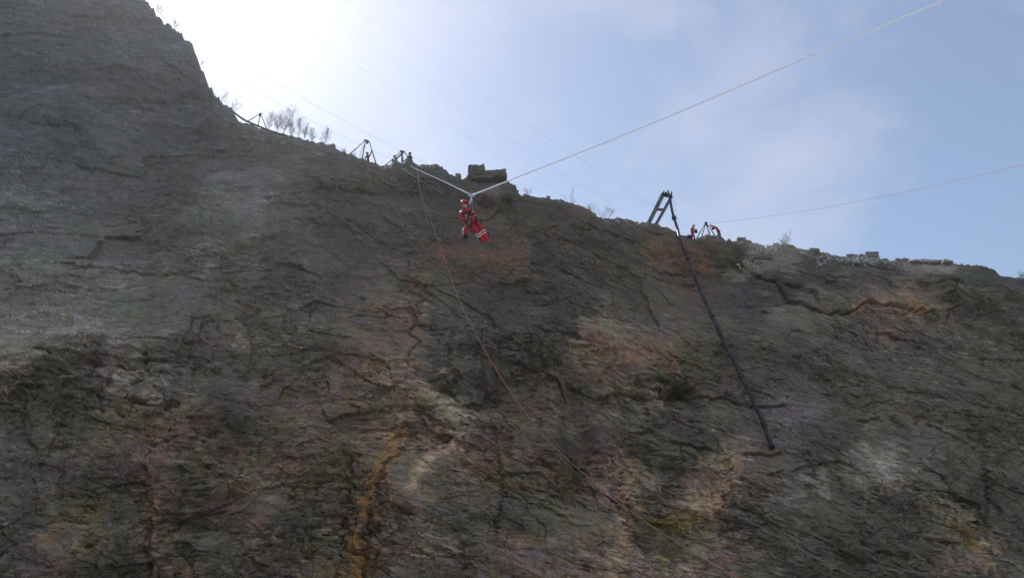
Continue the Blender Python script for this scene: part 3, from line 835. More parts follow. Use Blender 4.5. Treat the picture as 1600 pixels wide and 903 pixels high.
# dry yellow grass and moss growing on ledges
def tufts(name, spots, col_, label, seed, L0=0.35):
    rnd = random.Random(seed); bm = bmesh.new()
    for (cx, cy, sx, sy, n) in spots:
        for k in range(n):
            p = on_face(rnd.gauss(cx, sx), rnd.gauss(cy, sy), 0.02)
            for q in range(5):
                d = (Vector(outw) * rnd.uniform(.3, 1) + Vector((rnd.gauss(0, .6), 0, rnd.uniform(-1.2, .5)))).normalized() * L0 * rnd.uniform(.4, 1)
                sd = Vector((rnd.gauss(0, 1), 0, rnd.gauss(0, 1))).normalized() * 0.014
                a_ = bm.verts.new(p + sd); b_ = bm.verts.new(p - sd); c_ = bm.verts.new(p + d + Vector((0, 0, -0.1 * L0)))
                bm.faces.new((a_, b_, c_))
    m = mat_simple(name + '_blades', col_, 0.9, noise=0.35, scale=2)
    return tag(mesh_obj(name, bm, m), label, 'grass', kind='stuff')
tufts('dry_grass', [(1040, 828, 24, 8, 260), (1040, 858, 11, 18, 180), (986, 800, 7, 8, 80), (900, 738, 5, 8, 50), (1480, 826, 22, 7, 150), (1500, 845, 14, 7, 90), (1010, 822, 14, 8, 60)],
      (0.22, 0.19, 0.08), 'dry yellow grass clinging to ledges on the lower face', 41)
tufts('moss', [(560, 860, 9, 26, 120), (552, 720, 7, 16, 60), (60, 590, 40, 12, 180), (110, 615, 45, 10, 160), (1140, 395, 20, 6, 60), (430, 520, 30, 10, 70)],
      (0.13, 0.13, 0.05), 'dull olive moss and weeds in the rock joints', 43, 0.22)

# ---------------------------------------------------------------- metal, ropes
M_STEEL = mat_simple('weathered_steel', (0.10, 0.11, 0.11), 0.5, 0.6, 0.2, 3)
M_BEAM = mat_simple('painted_beam', (0.13, 0.14, 0.14), 0.6, 0.2, 0.25, 2)
M_DARK = mat_simple('dark_metal', (0.04, 0.045, 0.05), 0.5, 0.3, 0.2, 5)
M_ALU = mat_simple('aluminium', (0.5, 0.5, 0.52), 0.35, 0.9, 0.1, 5)
M_PIPE = mat_simple('black_rubber_pipe', (0.035, 0.037, 0.036), 0.38, 0.0, 0.5, 1.2)
M_ROPEW = mat_simple('white_rope', (0.82, 0.82, 0.78), 0.7, 0, 0.05, 30)
def make_translucent(m, col, f=0.55):
    nt = m.node_tree; b = nt.nodes['Principled BSDF']; out = [n for n in nt.nodes if n.type == 'OUTPUT_MATERIAL'][0]
    tr = nt.nodes.new('ShaderNodeBsdfTranslucent'); tr.inputs['Color'].default_value = (*col, 1)
    mx = nt.nodes.new('ShaderNodeMixShader'); mx.inputs['Fac'].default_value = f
    nt.links.new(b.outputs[0], mx.inputs[1]); nt.links.new(tr.outputs[0], mx.inputs[2]); nt.links.new(mx.outputs[0], out.inputs['Surface'])
make_translucent(M_ROPEW, (0.90, 0.94, 0.98), 0.85)
M_ROPEP = mat_simple('pink_rope', (0.60, 0.50, 0.54), 0.8, 0, 0.1, 30)
M_ROPER = mat_simple('red_rope', (0.62, 0.24, 0.17), 0.8, 0, 0.15, 1)
M_ROPEG = mat_simple('grey_rope', (0.30, 0.30, 0.28), 0.8, 0, 0.2, 3)
M_WIRE = mat_simple('overhead_wire', (0.30, 0.31, 0.33), 0.6, 0.3, 0.1, 1)

def rope(name, pts_, r, mat, label, cat='rope', n=8, seg=6, group=None):
    bm = bmesh.new()
    tube(bm, catmull(pts_, n), r, seg)
    return tag(origin_mesh(name, bm, mat, Vector(pts_[0])), label, cat, group)

MAN_D = 28.0
PUL = at_d(737, 305, MAN_D)
T3H = at_y(630, 239, rim_y(630) + 0.6)
rope('track_rope', [T3H, at_y(640, 258, rim_y(640) - 0.4), at_d(690, 282, 50), PUL], 0.028, M_ROPEW, 'taut white rope from the rim tripod down to the pulley')
end_r = at_d(1475, 0, 17.5)
mid1 = PUL.lerp(end_r, 0.5) + Vector((0, 0, -0.10))
far_end = end_r + (end_r - PUL).normalized() * 6
rope('track_rope', [PUL, mid1, end_r, far_end], 0.020, M_ROPEW, 'taut white rope rising from the pulley to the upper right sky')

def drop(base, pts_, D0, D1):
    return [at_d(px, py, D0 + (D1 - D0) * i / (len(pts_) - 1)) for i, (px, py) in enumerate(pts_)]
r1 = [(651, 258), (652.5, 268), (654, 280), (657, 300), (672, 340), (686, 380), (700, 420), (716, 465), (735, 505), (765, 560), (800, 615), (835, 663), (870, 702), (915, 742), (960, 780), (1000, 808), (1040, 836), (1090, 866), (1145, 898), (1230, 945)]
top = at_y(651, 257, rim_y(651) - 0.5)
D0 = (top - CAM).length
pr1 = [top]
for i, (px, py) in enumerate(r1[1:]):
    lin = D0 + (44 - D0) * (i + 1) / (len(r1) - 1)
    pr1.append(at_d(px, py, min(lin, (on_face(px, min(py, 955)) - CAM).length - 1.6)))
rope('tag_rope', pr1, 0.021, M_ROPER, 'slack reddish rope sweeping from the rim down to the lower right')
r2 = [(650, 258), (653, 285), (658, 310), (664, 332), (670, 352)]
rope('safety_line', drop(None, r2, D0 - 0.6, D0 * 0.9), 0.018, M_ROPEG, 'thin grey line beside the top of the slack rope')
r3 = [(955, 726), (985, 748), (1020, 776), (1060, 800), (1100, 822), (1150, 856), (1200, 890), (1280, 940)]
p3 = [on_face(px, py, 1.2 + 0.9 * i) for i, (px, py) in enumerate(r3)]
rope('hand_line', p3, 0.018, M_ROPEG, 'thin dark line hanging close to the lower rock face')
rope('haul_line', [at_y(626, 262, rim_y(626) - 0.8), at_d(655, 280, 70), at_d(692, 302, 66)], 0.014, M_ROPEG, 'thin grey line on the rock below the left white rope')

# tripods at the rim
def tripod(head, feet, label, r=0.055, head2=None, mat=None, extra=None):
    """head/feet: (px, py, back from the rim)"""
    hy = rim_y(head[0]) + head[2]
    H = at_y(head[0], head[1], hy)
    b0 = at_y(feet[0][0], feet[0][1], rim_y(feet[0][0]) + feet[0][2])
    root = empty('tripod', Vector((H.x, H.y, b0.z)))
    tag(root, label, 'tripod', 'rigging tripods on the rim')
    H2 = at_y(head2[0], head2[1], hy) if head2 else H
    for i, f in enumerate(feet):
        ft = at_y(f[0], f[1] + 1.5, rim_y(f[0]) + f[2])
        top_ = H2 if (head2 and f[3:] == (2,)) else H
        bm = bmesh.new()
        q = top_.lerp(ft, 0.5)
        tube(bm, [top_, q], r * 0.8, 8); tube(bm, [q, ft], r * 1.1, 8)
        ellipsoid(bm, ft, r * 2, r * 2, r, u=8, v=6)
        mesh_obj('leg', bm, mat or M_STEEL, root)
    bm = bmesh.new()
    if head2: tube(bm, [H, H2], r * 1.4, 8)
    ellipsoid(bm, H, r * 2.3, r * 2.3, r * 1.8, u=10, v=6); tube(bm, [H + Vector((-r * 3, 0, 0)), H + Vector((r * 3, 0, 0))], r, 6)
    mesh_obj('head', bm, M_DARK, root)
    bm = bmesh.new()
    pc = (H + H2) / 2 + Vector((0, -0.05, -0.25))
    bmesh.ops.create_cone(bm, cap_ends=True, segments=16, radius1=0.13, radius2=0.13, depth=0.07, matrix=Matrix.Translation(pc) @ Matrix.Rotation(R(90), 4, 'X'))
    mesh_obj('pulley', bm, M_DARK, root)
    for e in (extra or []):
        bm = bmesh.new()
        tube(bm, [at_y(e[0], e[1], hy), at_y(e[2], e[3], hy - 0.2)], 0.018, 5)
        mesh_obj('line', bm, M_ROPEG, root)
    return root
tripod((407, 178, 1.0), [(388, 188, 0.6), (403, 197, 1.6), (418, 203, 0.8)], 'leftmost tripod standing above the long dark pipe', 0.05)
tripod((571, 219.5, 1.0), [(544, 242, 0.8), (566, 248, 1.6), (588, 256, 0.6, 2)], 'tall tripod gripped by the rescuer with a raised arm', 0.055, (577, 221.5), None, [(571, 222, 563, 245), (573, 222, 565, 247), (570, 223, 561, 244)])
tripod((627, 236.5, 1.0), [(601, 258, 0.8), (628, 254, 1.8), (631, 254, 0.5), (642, 252, 0.9, 2)], 'tripod at which the white rope is anchored', 0.055, (632, 237), None, [(629, 239, 629, 255), (626, 240, 618, 246)])
tripod((1103, 348, 1.0), [(1089, 370, 0.6), (1096, 370, 1.8), (1110, 368, 1.4), (1118, 368, 0.5)], 'four legged frame held by the bending rescuer', 0.05, None, None, [(1104, 350, 1106, 368), (1105, 350, 1108, 368)])

# pink rope to the right, grey stays and overhead wires
T4H = at_y(1104, 349, rim_y(1104) + 1.0)
pk = [T4H, at_d(1145, 345, 80), at_d(1250, 331, 66), at_d(1400, 303, 52), at_d(1600, 257, 38), at_d(1750, 215, 31)]
rope('pink_rope', pk, 0.013, M_ROPEP, 'thin pink rope rising to the right from the four legged frame')
def wire(p0, p1, sag, label, d=230, r=0.035):
    a_, b_ = at_y(*p0, d), at_y(*p1, d * 0.9)
    pts_ = []
    for k in range(13):
        t_ = k / 12
        pts_.append(a_.lerp(b_, t_) + Vector((0, 0, -4 * sag * t_ * (1 - t_))))
    rope('overhead_wire', pts_, r, M_WIRE, label, 'cable', 2, 5, 'overhead wires crossing the sky')
wire((395, 108), (800, 318), 2.0, 'overhead wire passing just above the tall tripod and the boulders')
wire((360, 118), (640, 262), 1.5, 'overhead wire ending behind the rope anchoring tripod')
wire((370, 148), (580, 254), 1.0, 'lowest overhead wire just over the bare saplings')
wire((530, -5), (1180, 420), 3.0, 'uppermost faint overhead wire crossing the bright sky', 330, 0.026)
wire((480, 5), (1090, 400), 3.0, 'second faint overhead wire from the top', 330, 0.026)
wire((470, 42), (960, 350), 3.0, 'faint overhead wire just above the middle of the sky', 330, 0.026)

# long dark pipe lying on the left rim
pp = [(361, 172), (372, 181), (384, 189), (398, 195), (415, 202), (432, 208), (450, 213)]
rope('drain_pipe', [at_y(px, py, rim_y(px) - 0.15) for px, py in pp], 0.10, M_PIPE, 'thick dark pipe bridging the notch in the left rim', 'pipe', 6, 10)

# steel frame carrying the hanging hose
fy = rim_y(1035) + 0.5
root = empty('steel_frame', at_y(1025, 352, fy))
tag(root, 'twin beam steel frame leaning over the rim that carries the black hose', 'frame')
def beam(p0, p1, w, dep):
    bm = bmesh.new()
    a_ = at_y(*p0, fy); b_ = at_y(*p1, fy)
    d = (b_ - a_); L_ = d.length; d.normalize()
    sx = Vector((0, 1, 0)).cross(d).normalized(); sy = d.cross(sx)
    c = (a_ + b_) / 2
    box(bm, c - sy * dep, sx * w, sy * 0.02, d * L_ / 2)
    box(bm, c + sy * dep, sx * w, sy * 0.02, d * L_ / 2)
    box(bm, c, sx * w * 0.94, sy * (dep - 0.022), d * (L_ / 2 - 0.004))
    mesh_obj('beam', bm, M_BEAM, root)
beam((1011.5, 353), (1036.5, 303), 0.19, 0.16)
beam((1022, 356), (1049, 308), 0.14, 0.14)
bm = bmesh.new(); a_ = at_y(1024, 327, fy); b_ = at_y(1036, 328, fy)
box(bm, (a_ + b_) / 2, (b_ - a_) / 2, Vector((0, .12, 0)), Vector((0, 0, .09))); mesh_obj('cross_brace', bm, M_BEAM, root)
bm = bmesh.new(); a_ = at_y(1036, 305, fy - 0.1); b_ = at_y(1050, 307, fy - 0.1)
tube(bm, [a_, b_], 0.17, 10); ellipsoid(bm, at_y(1042, 303, fy - .25), .26, .2, .24, u=10, v=8); mesh_obj('axle', bm, M_DARK, root)
for (x0, y0_, x1, y1_) in ((1036, 305, 1037, 298.5), (1042, 303, 1044, 297.5), (1048, 306, 1049.5, 299.5), (1040, 303, 1040.5, 300)):
    bm = bmesh.new(); tube(bm, [at_y(x0, y0_, fy - .2), at_y(x1, y1_, fy - .2)], [0.10, 0.075], 8)
    mesh_obj('clamp', bm, M_DARK, root)
bm = bmesh.new(); bmesh.ops.create_cone(bm, cap_ends=True, segments=20, radius1=0.25, radius2=0.25, depth=0.14, matrix=Matrix.Translation(at_y(1044, 304, fy - .4)) @ Matrix.Rotation(R(80), 4, 'Y'))
mesh_obj('pulley', bm, M_DARK, root)
hp = [at_y(1044, 301, fy - .5), at_y(1047, 312, fy - .9), at_y(1051, 333, fy - 1.0), at_y(1058, 356, fy - 1.1)]
for (px, py) in ((1062, 372), (1068, 388), (1078, 412), (1086, 434), (1096, 457), (1109, 486), (1121, 511), (1134, 539), (1147, 564), (1159, 589), (1170, 610), (1181, 634), (1191, 656), (1199, 678), (1206, 699)):
    hp.append(on_face(px, py, 0.0))
# the hose hangs free in a smooth line just off the rock
base = []
for i, p in enumerate(hp[4:]):
    base.append(p.y)
ys_s = np.convolve(np.pad(np.array(base), 3, mode='edge'), np.ones(7) / 7, 'valid')
pxs = ((1062, 372), (1068, 388), (1078, 412), (1086, 434), (1096, 457), (1109, 486), (1121, 511), (1134, 539), (1147, 564), (1159, 589), (1170, 610), (1181, 634), (1191, 656), (1199, 678), (1206, 699))
for i, (px, py) in enumerate(pxs):
    hp[4 + i] = at_y(px, py, float(min(ys_s[i], base[i])) - 0.75)
nh = len(hp)
bm = bmesh.new()
cp = catmull(hp, 6)
tube(bm, cp, [0.12 + 0.05 * min(1, k / len(cp) * 2) for k in range(len(cp))], 12)
o = empty('drain_hose', hp[0]); tag(o, 'thick black hose hanging from the steel frame down the right face', 'hose')
mesh_obj('tube', bm, M_PIPE, o)
for i_ in (14, 34, 56, 78, 98):
    bm = bmesh.new(); dd_ = (cp[i_ + 1] - cp[i_]).normalized()
    tube(bm, [cp[i_] - dd_ * .16, cp[i_] + dd_ * .16], 0.225, 12); mesh_obj('coupling', bm, M_DARK, o)
bm = bmesh.new(); dd_ = (cp[-1] - cp[-2]).normalized(); tube(bm, [cp[-1] - dd_ * .5, cp[-1]], [0.19, 0.25], 12); mesh_obj('nozzle', bm, M_DARK, o)
rope('cord', [at_y(1050, 303, fy - .3), at_y(1054, 320, fy - .6), at_y(1059, 345, fy - .9), at_y(1063, 366, fy - 1.2)], 0.012, M_ROPEP, 'fine cord hanging beside the top of the black hose', 'cord')

# ---------------------------------------------------------------- people
M_RED = mat_simple('red_suit', (0.44, 0.016, 0.03), 0.7, 0, 0.2, 9, 0.01)
M_MAROON = mat_simple('dark_red_suit', (0.20, 0.02, 0.035), 0.8, 0, 0.2, 9)
M_BLACKC = mat_simple('black_cloth', (0.02, 0.021, 0.025), 0.85, 0, 0.2, 9)
M_NAVY = mat_simple('dark_trousers', (0.04, 0.045, 0.05), 0.85, 0, 0.2, 9)
M_SKIN = mat_simple('skin', (0.50, 0.30, 0.22), 0.6, 0, 0.08, 9)
M_GLOVE = mat_simple('glove', (0.05, 0.045, 0.04), 0.8, 0, 0.2, 9)
M_BOOT = mat_simple('tan_boot', (0.17, 0.13, 0.08), 0.8, 0, 0.3, 12)
M_BAND = mat_simple('reflective_band', (0.72, 0.70, 0.68), 0.35, 0, 0.05, 20)
M_HRED = mat_simple('red_helmet', (0.55, 0.02, 0.045), 0.22, 0, 0.05, 5, spec=0.8)
M_HWHITE = mat_simple('pale_helmet', (0.55, 0.62, 0.68), 0.3, 0, 0.05, 5)
M_HDARK = mat_simple('dark_helmet', (0.03, 0.03, 0.035), 0.35, 0, 0.1, 5)
M_HAIR = mat_simple('dark_hair', (0.03, 0.022, 0.018), 0.8, 0, 0.2, 20)

def skin_body(name, joints, edges, mats, matfn, parent, root_name='pelvis', sub=2):
    """one continuous body surface from a joint skeleton (world coordinates)"""
    names = list(joints)
    idx = {n_: i for i, n_ in enumerate(names)}
    me_ = bpy.data.meshes.new(name)
    me_.from_pydata([tuple(Vector(joints[n_][0]) - parent.location) for n_ in names], [(idx[a_], idx[b_]) for a_, b_ in edges], [])
    o = bpy.data.objects.new(name, me_)
    scene.collection.objects.link(o)
    sk = o.modifiers.new('skin', 'SKIN'); sk.branch_smoothing = 0.6; sk.use_smooth_shade = True
    if not me_.skin_vertices:
        bpy.context.view_layer.objects.active = o
        me_.attributes  # keep
    lay = me_.skin_vertices[0].data
    for n_ in names:
        r_ = joints[n_][1]
        rr = r_ if isinstance(r_, tuple) else (r_, r_)
        lay[idx[n_]].radius = rr
        lay[idx[n_]].use_root = (n_ == root_name)
    ss = o.modifiers.new('sub', 'SUBSURF'); ss.levels = sub; ss.render_levels = sub
    dg = bpy.context.evaluated_depsgraph_get()
    new = bpy.data.meshes.new_from_object(o.evaluated_get(dg))
    new.name = name
    for m in mats: new.materials.append(m)
    jp = [(n_, Vector(joints[n_][0]) - parent.location) for n_ in names]
    for p in new.polygons:
        c = p.center
        near = min(jp, key=lambda q: (q[1] - c).length_squared)[0]
        p.material_index = matfn(near)
        p.use_smooth = True
    o.modifiers.clear(); o.data = new
    bpy.data.meshes.remove(me_)
    o.parent = parent
    return o

EDG = [('pelvis', 'waist'), ('waist', 'chest'), ('chest', 'collar'), ('collar', 'neck'), ('neck', 'head'),
       ('collar', 'sh_a'), ('sh_a', 'el_a'), ('el_a', 'wr_a'), ('wr_a', 'ha_a'), ('collar', 'sh_b'), ('sh_b', 'el_b'), ('el_b', 'wr_b'), ('wr_b', 'ha_b'),
       ('pelvis', 'hip_a'), ('hip_a', 'kn_a'), ('kn_a', 'an_a'), ('an_a', 'to_a'), ('pelvis', 'hip_b'), ('hip_b', 'kn_b'), ('kn_b', 'an_b'), ('an_b', 'to_b')]
RAD = dict(pelvis=(.16, .14), waist=(.145, .13), chest=(.18, .15), collar=(.14, .12), neck=.062, head=.098,
           sh=.085, el=.062, wr=.048, ha=.042, hip=.115, kn=.08, an=.06, to=.05)

def person(name, label, px, yplane, J, suit, legs, helmet, boots=None, hand=None, feet_py=None, group=None, face_dir=None, k=1.0):
    """J: joint -> (px, py, depth offset); the joints sit on a vertical plane at y = yplane"""
    P = {n_: at_y(v[0], v[1], yplane + v[2]) for n_, v in J.items()}
    zmin = min(p.z for p in P.values())
    root = empty('person', Vector((P['pelvis'].x, P['pelvis'].y, zmin)))
    tag(root, label, 'person', group)
    joints = {}
    for n_, p in P.items():
        key = n_ if n_ in RAD else n_.split('_')[0]
        r_ = RAD[key]
        joints[n_] = (p, tuple(q * k for q in r_) if isinstance(r_, tuple) else r_ * k)
    def mf(n_):
        if n_ in ('head', 'neck'): return 2
        if n_.startswith('ha'): return 3
        if n_.startswith('to'): return 4
        if n_.startswith('an') or n_.startswith('kn') or n_.startswith('hip') : return 1
        return 0
    skin_body('body', joints, EDG, [suit, legs, M_SKIN, hand or M_GLOVE, boots or M_DARK], mf, root)
    hd = P['head']; upv = (P['head'] - P['neck']).normalized()
    fd = Vector(face_dir or (-0.7, 0.6, 0)).normalized()
    fd = (fd - upv * fd.dot(upv)).normalized(); side = upv.cross(fd).normalized()
    rot = Matrix((side, fd, upv)).transposed()
    # face: nose, brow, ears, mouth on the head
    bm = bmesh.new()
    ellipsoid(bm, hd + fd * 0.085 * k + upv * -.01, .062 * k, .04 * k, .085 * k, rot, 12, 10)
    ellipsoid(bm, hd + fd * 0.125 * k - upv * .01, .014 * k, .02 * k, .024 * k, rot, 8, 6)
    ellipsoid(bm, hd + fd * 0.112 * k - upv * .055 * k, .028 * k, .012 * k, .008 * k, rot, 8, 6)
    for s_ in (-1, 1):
        ellipsoid(bm, hd + side * s_ * .096 * k, .014 * k, .022 * k, .034 * k, rot, 8, 6)
        ellipsoid(bm, hd + fd * 0.112 * k + side * s_ * .03 * k + upv * .02, .012 * k, .01 * k, .008 * k, rot, 8, 6)
    mesh_obj('face', bm, M_SKIN, root)
    # helmet: shell, rim and headlamp
    bm = bmesh.new()
    hc = hd + upv * 0.045 * k
    ellipsoid(bm, hc, .135 * k, .155 * k, .125 * k, rot, 20, 12)
    low = [v for v in bm.verts if (v.co - hc).dot(upv) < -0.045 * k]
    bmesh.ops.delete(bm, geom=low, context='VERTS')
    n0 = 20
    ring = [hc - upv * .04 * k + side * math.cos(2 * math.pi * i / n0) * .135 * k + fd * math.sin(2 * math.pi * i / n0) * .155 * k for i in range(n0 + 1)]
    tube(bm, ring, .012 * k, 6)
    h = mesh_obj('helmet', bm, helmet, root)
    bm = bmesh.new()
    ellipsoid(bm, hc + fd * .155 * k + upv * .02, .03, .02, .022, rot, 8, 6)
    mesh_obj('headlamp', bm, M_ALU, h); bpy.context.view_layer.update()
    bpy.data.objects[-1:] if False else None
    for s_ in ('a', 'b'):
        bm = bmesh.new()
        w_ = P['wr_' + s_]; e_ = P['ha_' + s_]
        d = (e_ - w_).normalized(); lat = d.orthogonal().normalized(); nrm = d.cross(lat)
        for q, (o_, ln) in enumerate(((-.030, .070), (-.010, .082), (.010, .078), (.029, .062))):
            b0 = e_ + lat * o_ * k
            tube(bm, [b0, b0 + d * ln * .5 * k + nrm * .008, b0 + d * ln * .85 * k + nrm * .03], [.0105, .0095, .008], 6)
        b0 = w_.lerp(e_, .4) + lat * -.04 * k
        tube(bm, [b0, b0 + (d * .6 - lat * .7) * .045 + nrm * .01, b0 + (d * .95 - lat * .8) * .06 + nrm * .025], [.013, .011, .009], 6)
        mesh_obj('fingers', bm, hand or M_GLOVE, root)
    return root, P

def band(root, P, a_, b_, t_, r_, mat=None, w=0.035, name='reflective_band'):
    p = P[a_].lerp(P[b_], t_); d = (P[b_] - P[a_]).normalized()
    bm = bmesh.new()
    bmesh.ops.create_cone(bm, cap_ends=False, segments=20, radius1=r_, radius2=r_, depth=w, matrix=Matrix.Translation(p) @ d.to_track_quat('Z', 'Y').to_matrix().to_4x4())
    bmesh.ops.solidify(bm, geom=list(bm.faces), thickness=0.006)
    return mesh_obj(name, bm, mat or M_BAND, root, True)

# the rescuer hanging under the pulley
yp = PUL.y
J = dict(head=(725.5, 319, 0), neck=(727.6, 324.5, 0), collar=(728.8, 328.5, 0), chest=(730, 334.5, 0), waist=(732.8, 341.5, 0), pelvis=(736.5, 347, 0),
         sh_a=(722.8, 330.5, -.05), el_a=(720.5, 341, -.10), wr_a=(726, 345.5, -.32), ha_a=(728.5, 344.8, -.36),
         sh_b=(735, 329.5, .05), el_b=(742, 338, -.05), wr_b=(736.5, 342, -.30), ha_b=(734, 341.8, -.34),
         hip_a=(736.5, 350, -.08), kn_a=(746.2, 362.8, -.16), an_a=(752.5, 374.5, .0), to_a=(757.5, 383, .04),
         hip_b=(742.5, 347.5, .08), kn_b=(752.5, 358.8, -.06), an_b=(759, 372, .1), to_b=(765.5, 380.5, .14))
_rad0 = dict(RAD); RAD.update(hip=.15, kn=.10, an=.085, to=.065, sh=.11, el=.085, chest=(.205, .17), waist=(.17, .15), pelvis=(.18, .16), collar=(.16, .13))
man, P = person('person', 'rescuer in a red suit and red helmet hanging from the white rope by a harness', 740, yp, J, M_RED, M_RED, M_HRED, M_BOOT, M_GLOVE, face_dir=(-0.8, 0.45, 0.1), k=0.92)
for (a_, b_, t_, r_) in (('kn_a', 'an_a', .20, .106), ('kn_a', 'an_a', .48, .100), ('kn_b', 'an_b', .14, .106), ('kn_b', 'an_b', .42, .102), ('sh_b', 'el_b', .55, .088), ('sh_a', 'el_a', .2, .09), ('el_b', 'wr_b', .15, .076)):
    band(man, P, a_, b_, t_, r_)
RAD.update(_rad0)
# harness: waist belt, chest belt, shoulder and leg straps
band(man, P, 'waist', 'pelvis', .35, .185, M_BLACKC, .09, 'waist_belt')
band(man, P, 'chest', 'waist', .35, .20, M_BLACKC, .07, 'chest_strap')
band(man, P, 'hip_a', 'kn_a', .25, .15, M_BLACKC, .06, 'leg_strap')
band(man, P, 'hip_b', 'kn_b', .25, .15, M_BLACKC, .06, 'leg_strap')
for s_ in (-1, 1):
    bm = bmesh.new()
    c = P['chest']
    tube(bm, catmull([c + Vector((s_ * .10, -.15, -.16)), c + Vector((s_ * .11, -.165, 0)), c + Vector((s_ * .10, -.12, .17)), c + Vector((s_ * .09, .06, .2)), c + Vector((s_ * .10, .16, 0)), c + Vector((s_ * .10, .16, -.2))], 5), .018, 6)
    mesh_obj('shoulder_strap', bm, M_BLACKC, man)
# metalwork at the waist
rnd = random.Random(3)
for k_ in range(7):
    p = P['waist'] + Vector((rnd.uniform(-.18, .12), -.17 - rnd.uniform(0, .05), rnd.uniform(-.26, .02)))
    bm = bmesh.new()
    ang = rnd.uniform(-.5, .5)
    ring = [p + Vector((math.cos(q / 10 * 2 * math.pi) * .028 + math.sin(ang) * math.sin(q / 10 * 2 * math.pi) * .05, 0, math.sin(q / 10 * 2 * math.pi) * .058)) for q in range(11)]
    tube(bm, ring, .008, 5, cap=False)
    mesh_obj('carabiner', bm, M_ALU, man)
# rope loops carried on the hip
bm = bmesh.new()
for k_ in range(5):
    p = P['el_b'] + Vector((-.02 + .012 * k_, -.10 + .012 * k_, -.06))
    ring = [p + Vector((math.cos(q / 14 * 2 * math.pi) * .05, .03 * math.sin(q), math.sin(q / 14 * 2 * math.pi) * .11)) for q in range(15)]
    tube(bm, ring, .012, 5, cap=False)
mesh_obj('coiled_rope', bm, M_BLACKC, man)
# gear bag on a lanyard below the harness
gb = at_y(727.5, 361, yp - .1)
bag = empty('gear_bag', gb + Vector((0, 0, -.30)))
tag(bag, 'slim red gear bag dangling left of the hanging rescuer\'s legs', 'bag')
bm = bmesh.new(); tube(bm, [gb + Vector((.03, 0, .22)), gb + Vector((.02, 0, .16)), gb, gb + Vector((0, 0, -.16)), gb + Vector((0, 0, -.20))], [.035, .07, .082, .078, .05], 14); mesh_obj('sack', bm, M_RED, bag)
bm = bmesh.new(); tube(bm, [gb + Vector((0, 0, -.15)), gb + Vector((0, 0, -.27))], [.083, .07], 14); mesh_obj('base', bm, M_BLACKC, bag)
bm = bmesh.new(); tube(bm, [gb + Vector((-.08, -.02, .1)), gb + Vector((-.10, -.03, -.05)), gb + Vector((-.07, -.02, -.18))], .017, 6); mesh_obj('strap', bm, M_BAND, bag)
bm = bmesh.new(); tube(bm, [gb + Vector((.03, 0, .2)), P['waist'] + Vector((-.1, -.15, -.1))], .01, 6); mesh_obj('lanyard', bm, M_BLACKC, bag)
# pulley carriage, slings and lines between the rope and the harness
pr = empty('pulley_carriage', PUL)
tag(pr, 'metal pulley carriage at the bend of the white rope', 'pulley')
bm = bmesh.new()
for s_ in (-.07, .07):
    bmesh.ops.create_cone(bm, cap_ends=True, segments=18, radius1=.05, radius2=.05, depth=.03, matrix=Matrix.Translation(PUL + Vector((s_, 0, .035))) @ Matrix.Rotation(R(90), 4, 'X'))
mesh_obj('sheave', bm, M_ALU, pr)
bm = bmesh.new(); box(bm, PUL + Vector((0, -.03, -.02)), Vector((.12, 0, 0)), Vector((0, .006, 0)), Vector((0, 0, .06)), 0, .004); mesh_obj('side_plate', bm, M_ALU, pr)
bm = bmesh.new(); tube(bm, [PUL + Vector((0, 0, -.06)), PUL + Vector((0, 0, -.16))], .022, 8); ellipsoid(bm, PUL + Vector((0, 0, -.20)), .045, .03, .045, u=10, v=8); mesh_obj('swivel', bm, M_ALU, pr)
slp = PUL + Vector((0, 0, -.22))
hk = P['chest'] + Vector((.10, -.2, .05))
rope('sling', [slp, slp.lerp(hk, .5) + Vector((-.01, 0, 0)), hk], .014, M_ROPEG, 'light sling from the pulley carriage to the rescuer\'s chest', 'sling', 4)
rope('sling', [slp + Vector((.03, 0, 0)), at_y(739, 325, yp - .05), P['waist'] + Vector((.10, -.18, .1))], .012, M_ROPEG, 'straight line from the pulley carriage to the rescuer\'s waist', 'sling', 4)
bm = bmesh.new(); tube(bm, [at_y(733, 319, yp - .1), at_y(736.5, 314, yp - .1)], .03, 8); tube(bm, [at_y(736.5, 314, yp - .1), slp], .01, 6)
o = origin_mesh('descender', bm, M_ALU, at_y(733, 319, yp - .1)); tag(o, 'small shiny descender just right of the red helmet', 'descender')

# rescuer with an arm raised at the tall tripod
J = dict(head=(573.8, 240.3, 0), neck=(574.3, 242, 0), collar=(574.8, 243.2, 0), chest=(575, 246, 0), waist=(575, 250, 0), pelvis=(575, 254, 0),
         sh_a=(572.2, 244, -.05), el_a=(570.6, 248, -.15), wr_a=(570.8, 251, -.3), ha_a=(571, 252, -.33),
         sh_b=(577.6, 243.6, 0), el_b=(579.6, 240, 0), wr_b=(580.6, 236.2, -.05), ha_b=(580.8, 234.8, -.05),
         hip_a=(573.2, 255, 0), kn_a=(572, 261.5, -.2), an_a=(572, 267, .1), to_a=(571.4, 268, -.1),
         hip_b=(577, 255, 0), kn_b=(578, 261.5, -.2), an_b=(578.5, 267, .1), to_b=(578.6, 268, -.1))
q_, P2 = person('person', 'rescuer in dark red reaching up to grip the leg of the tall tripod', 575, rim_y(575) + 0.9, J, M_MAROON, M_MAROON, M_HDARK, face_dir=(0.1, -1, 0), k=1.05)
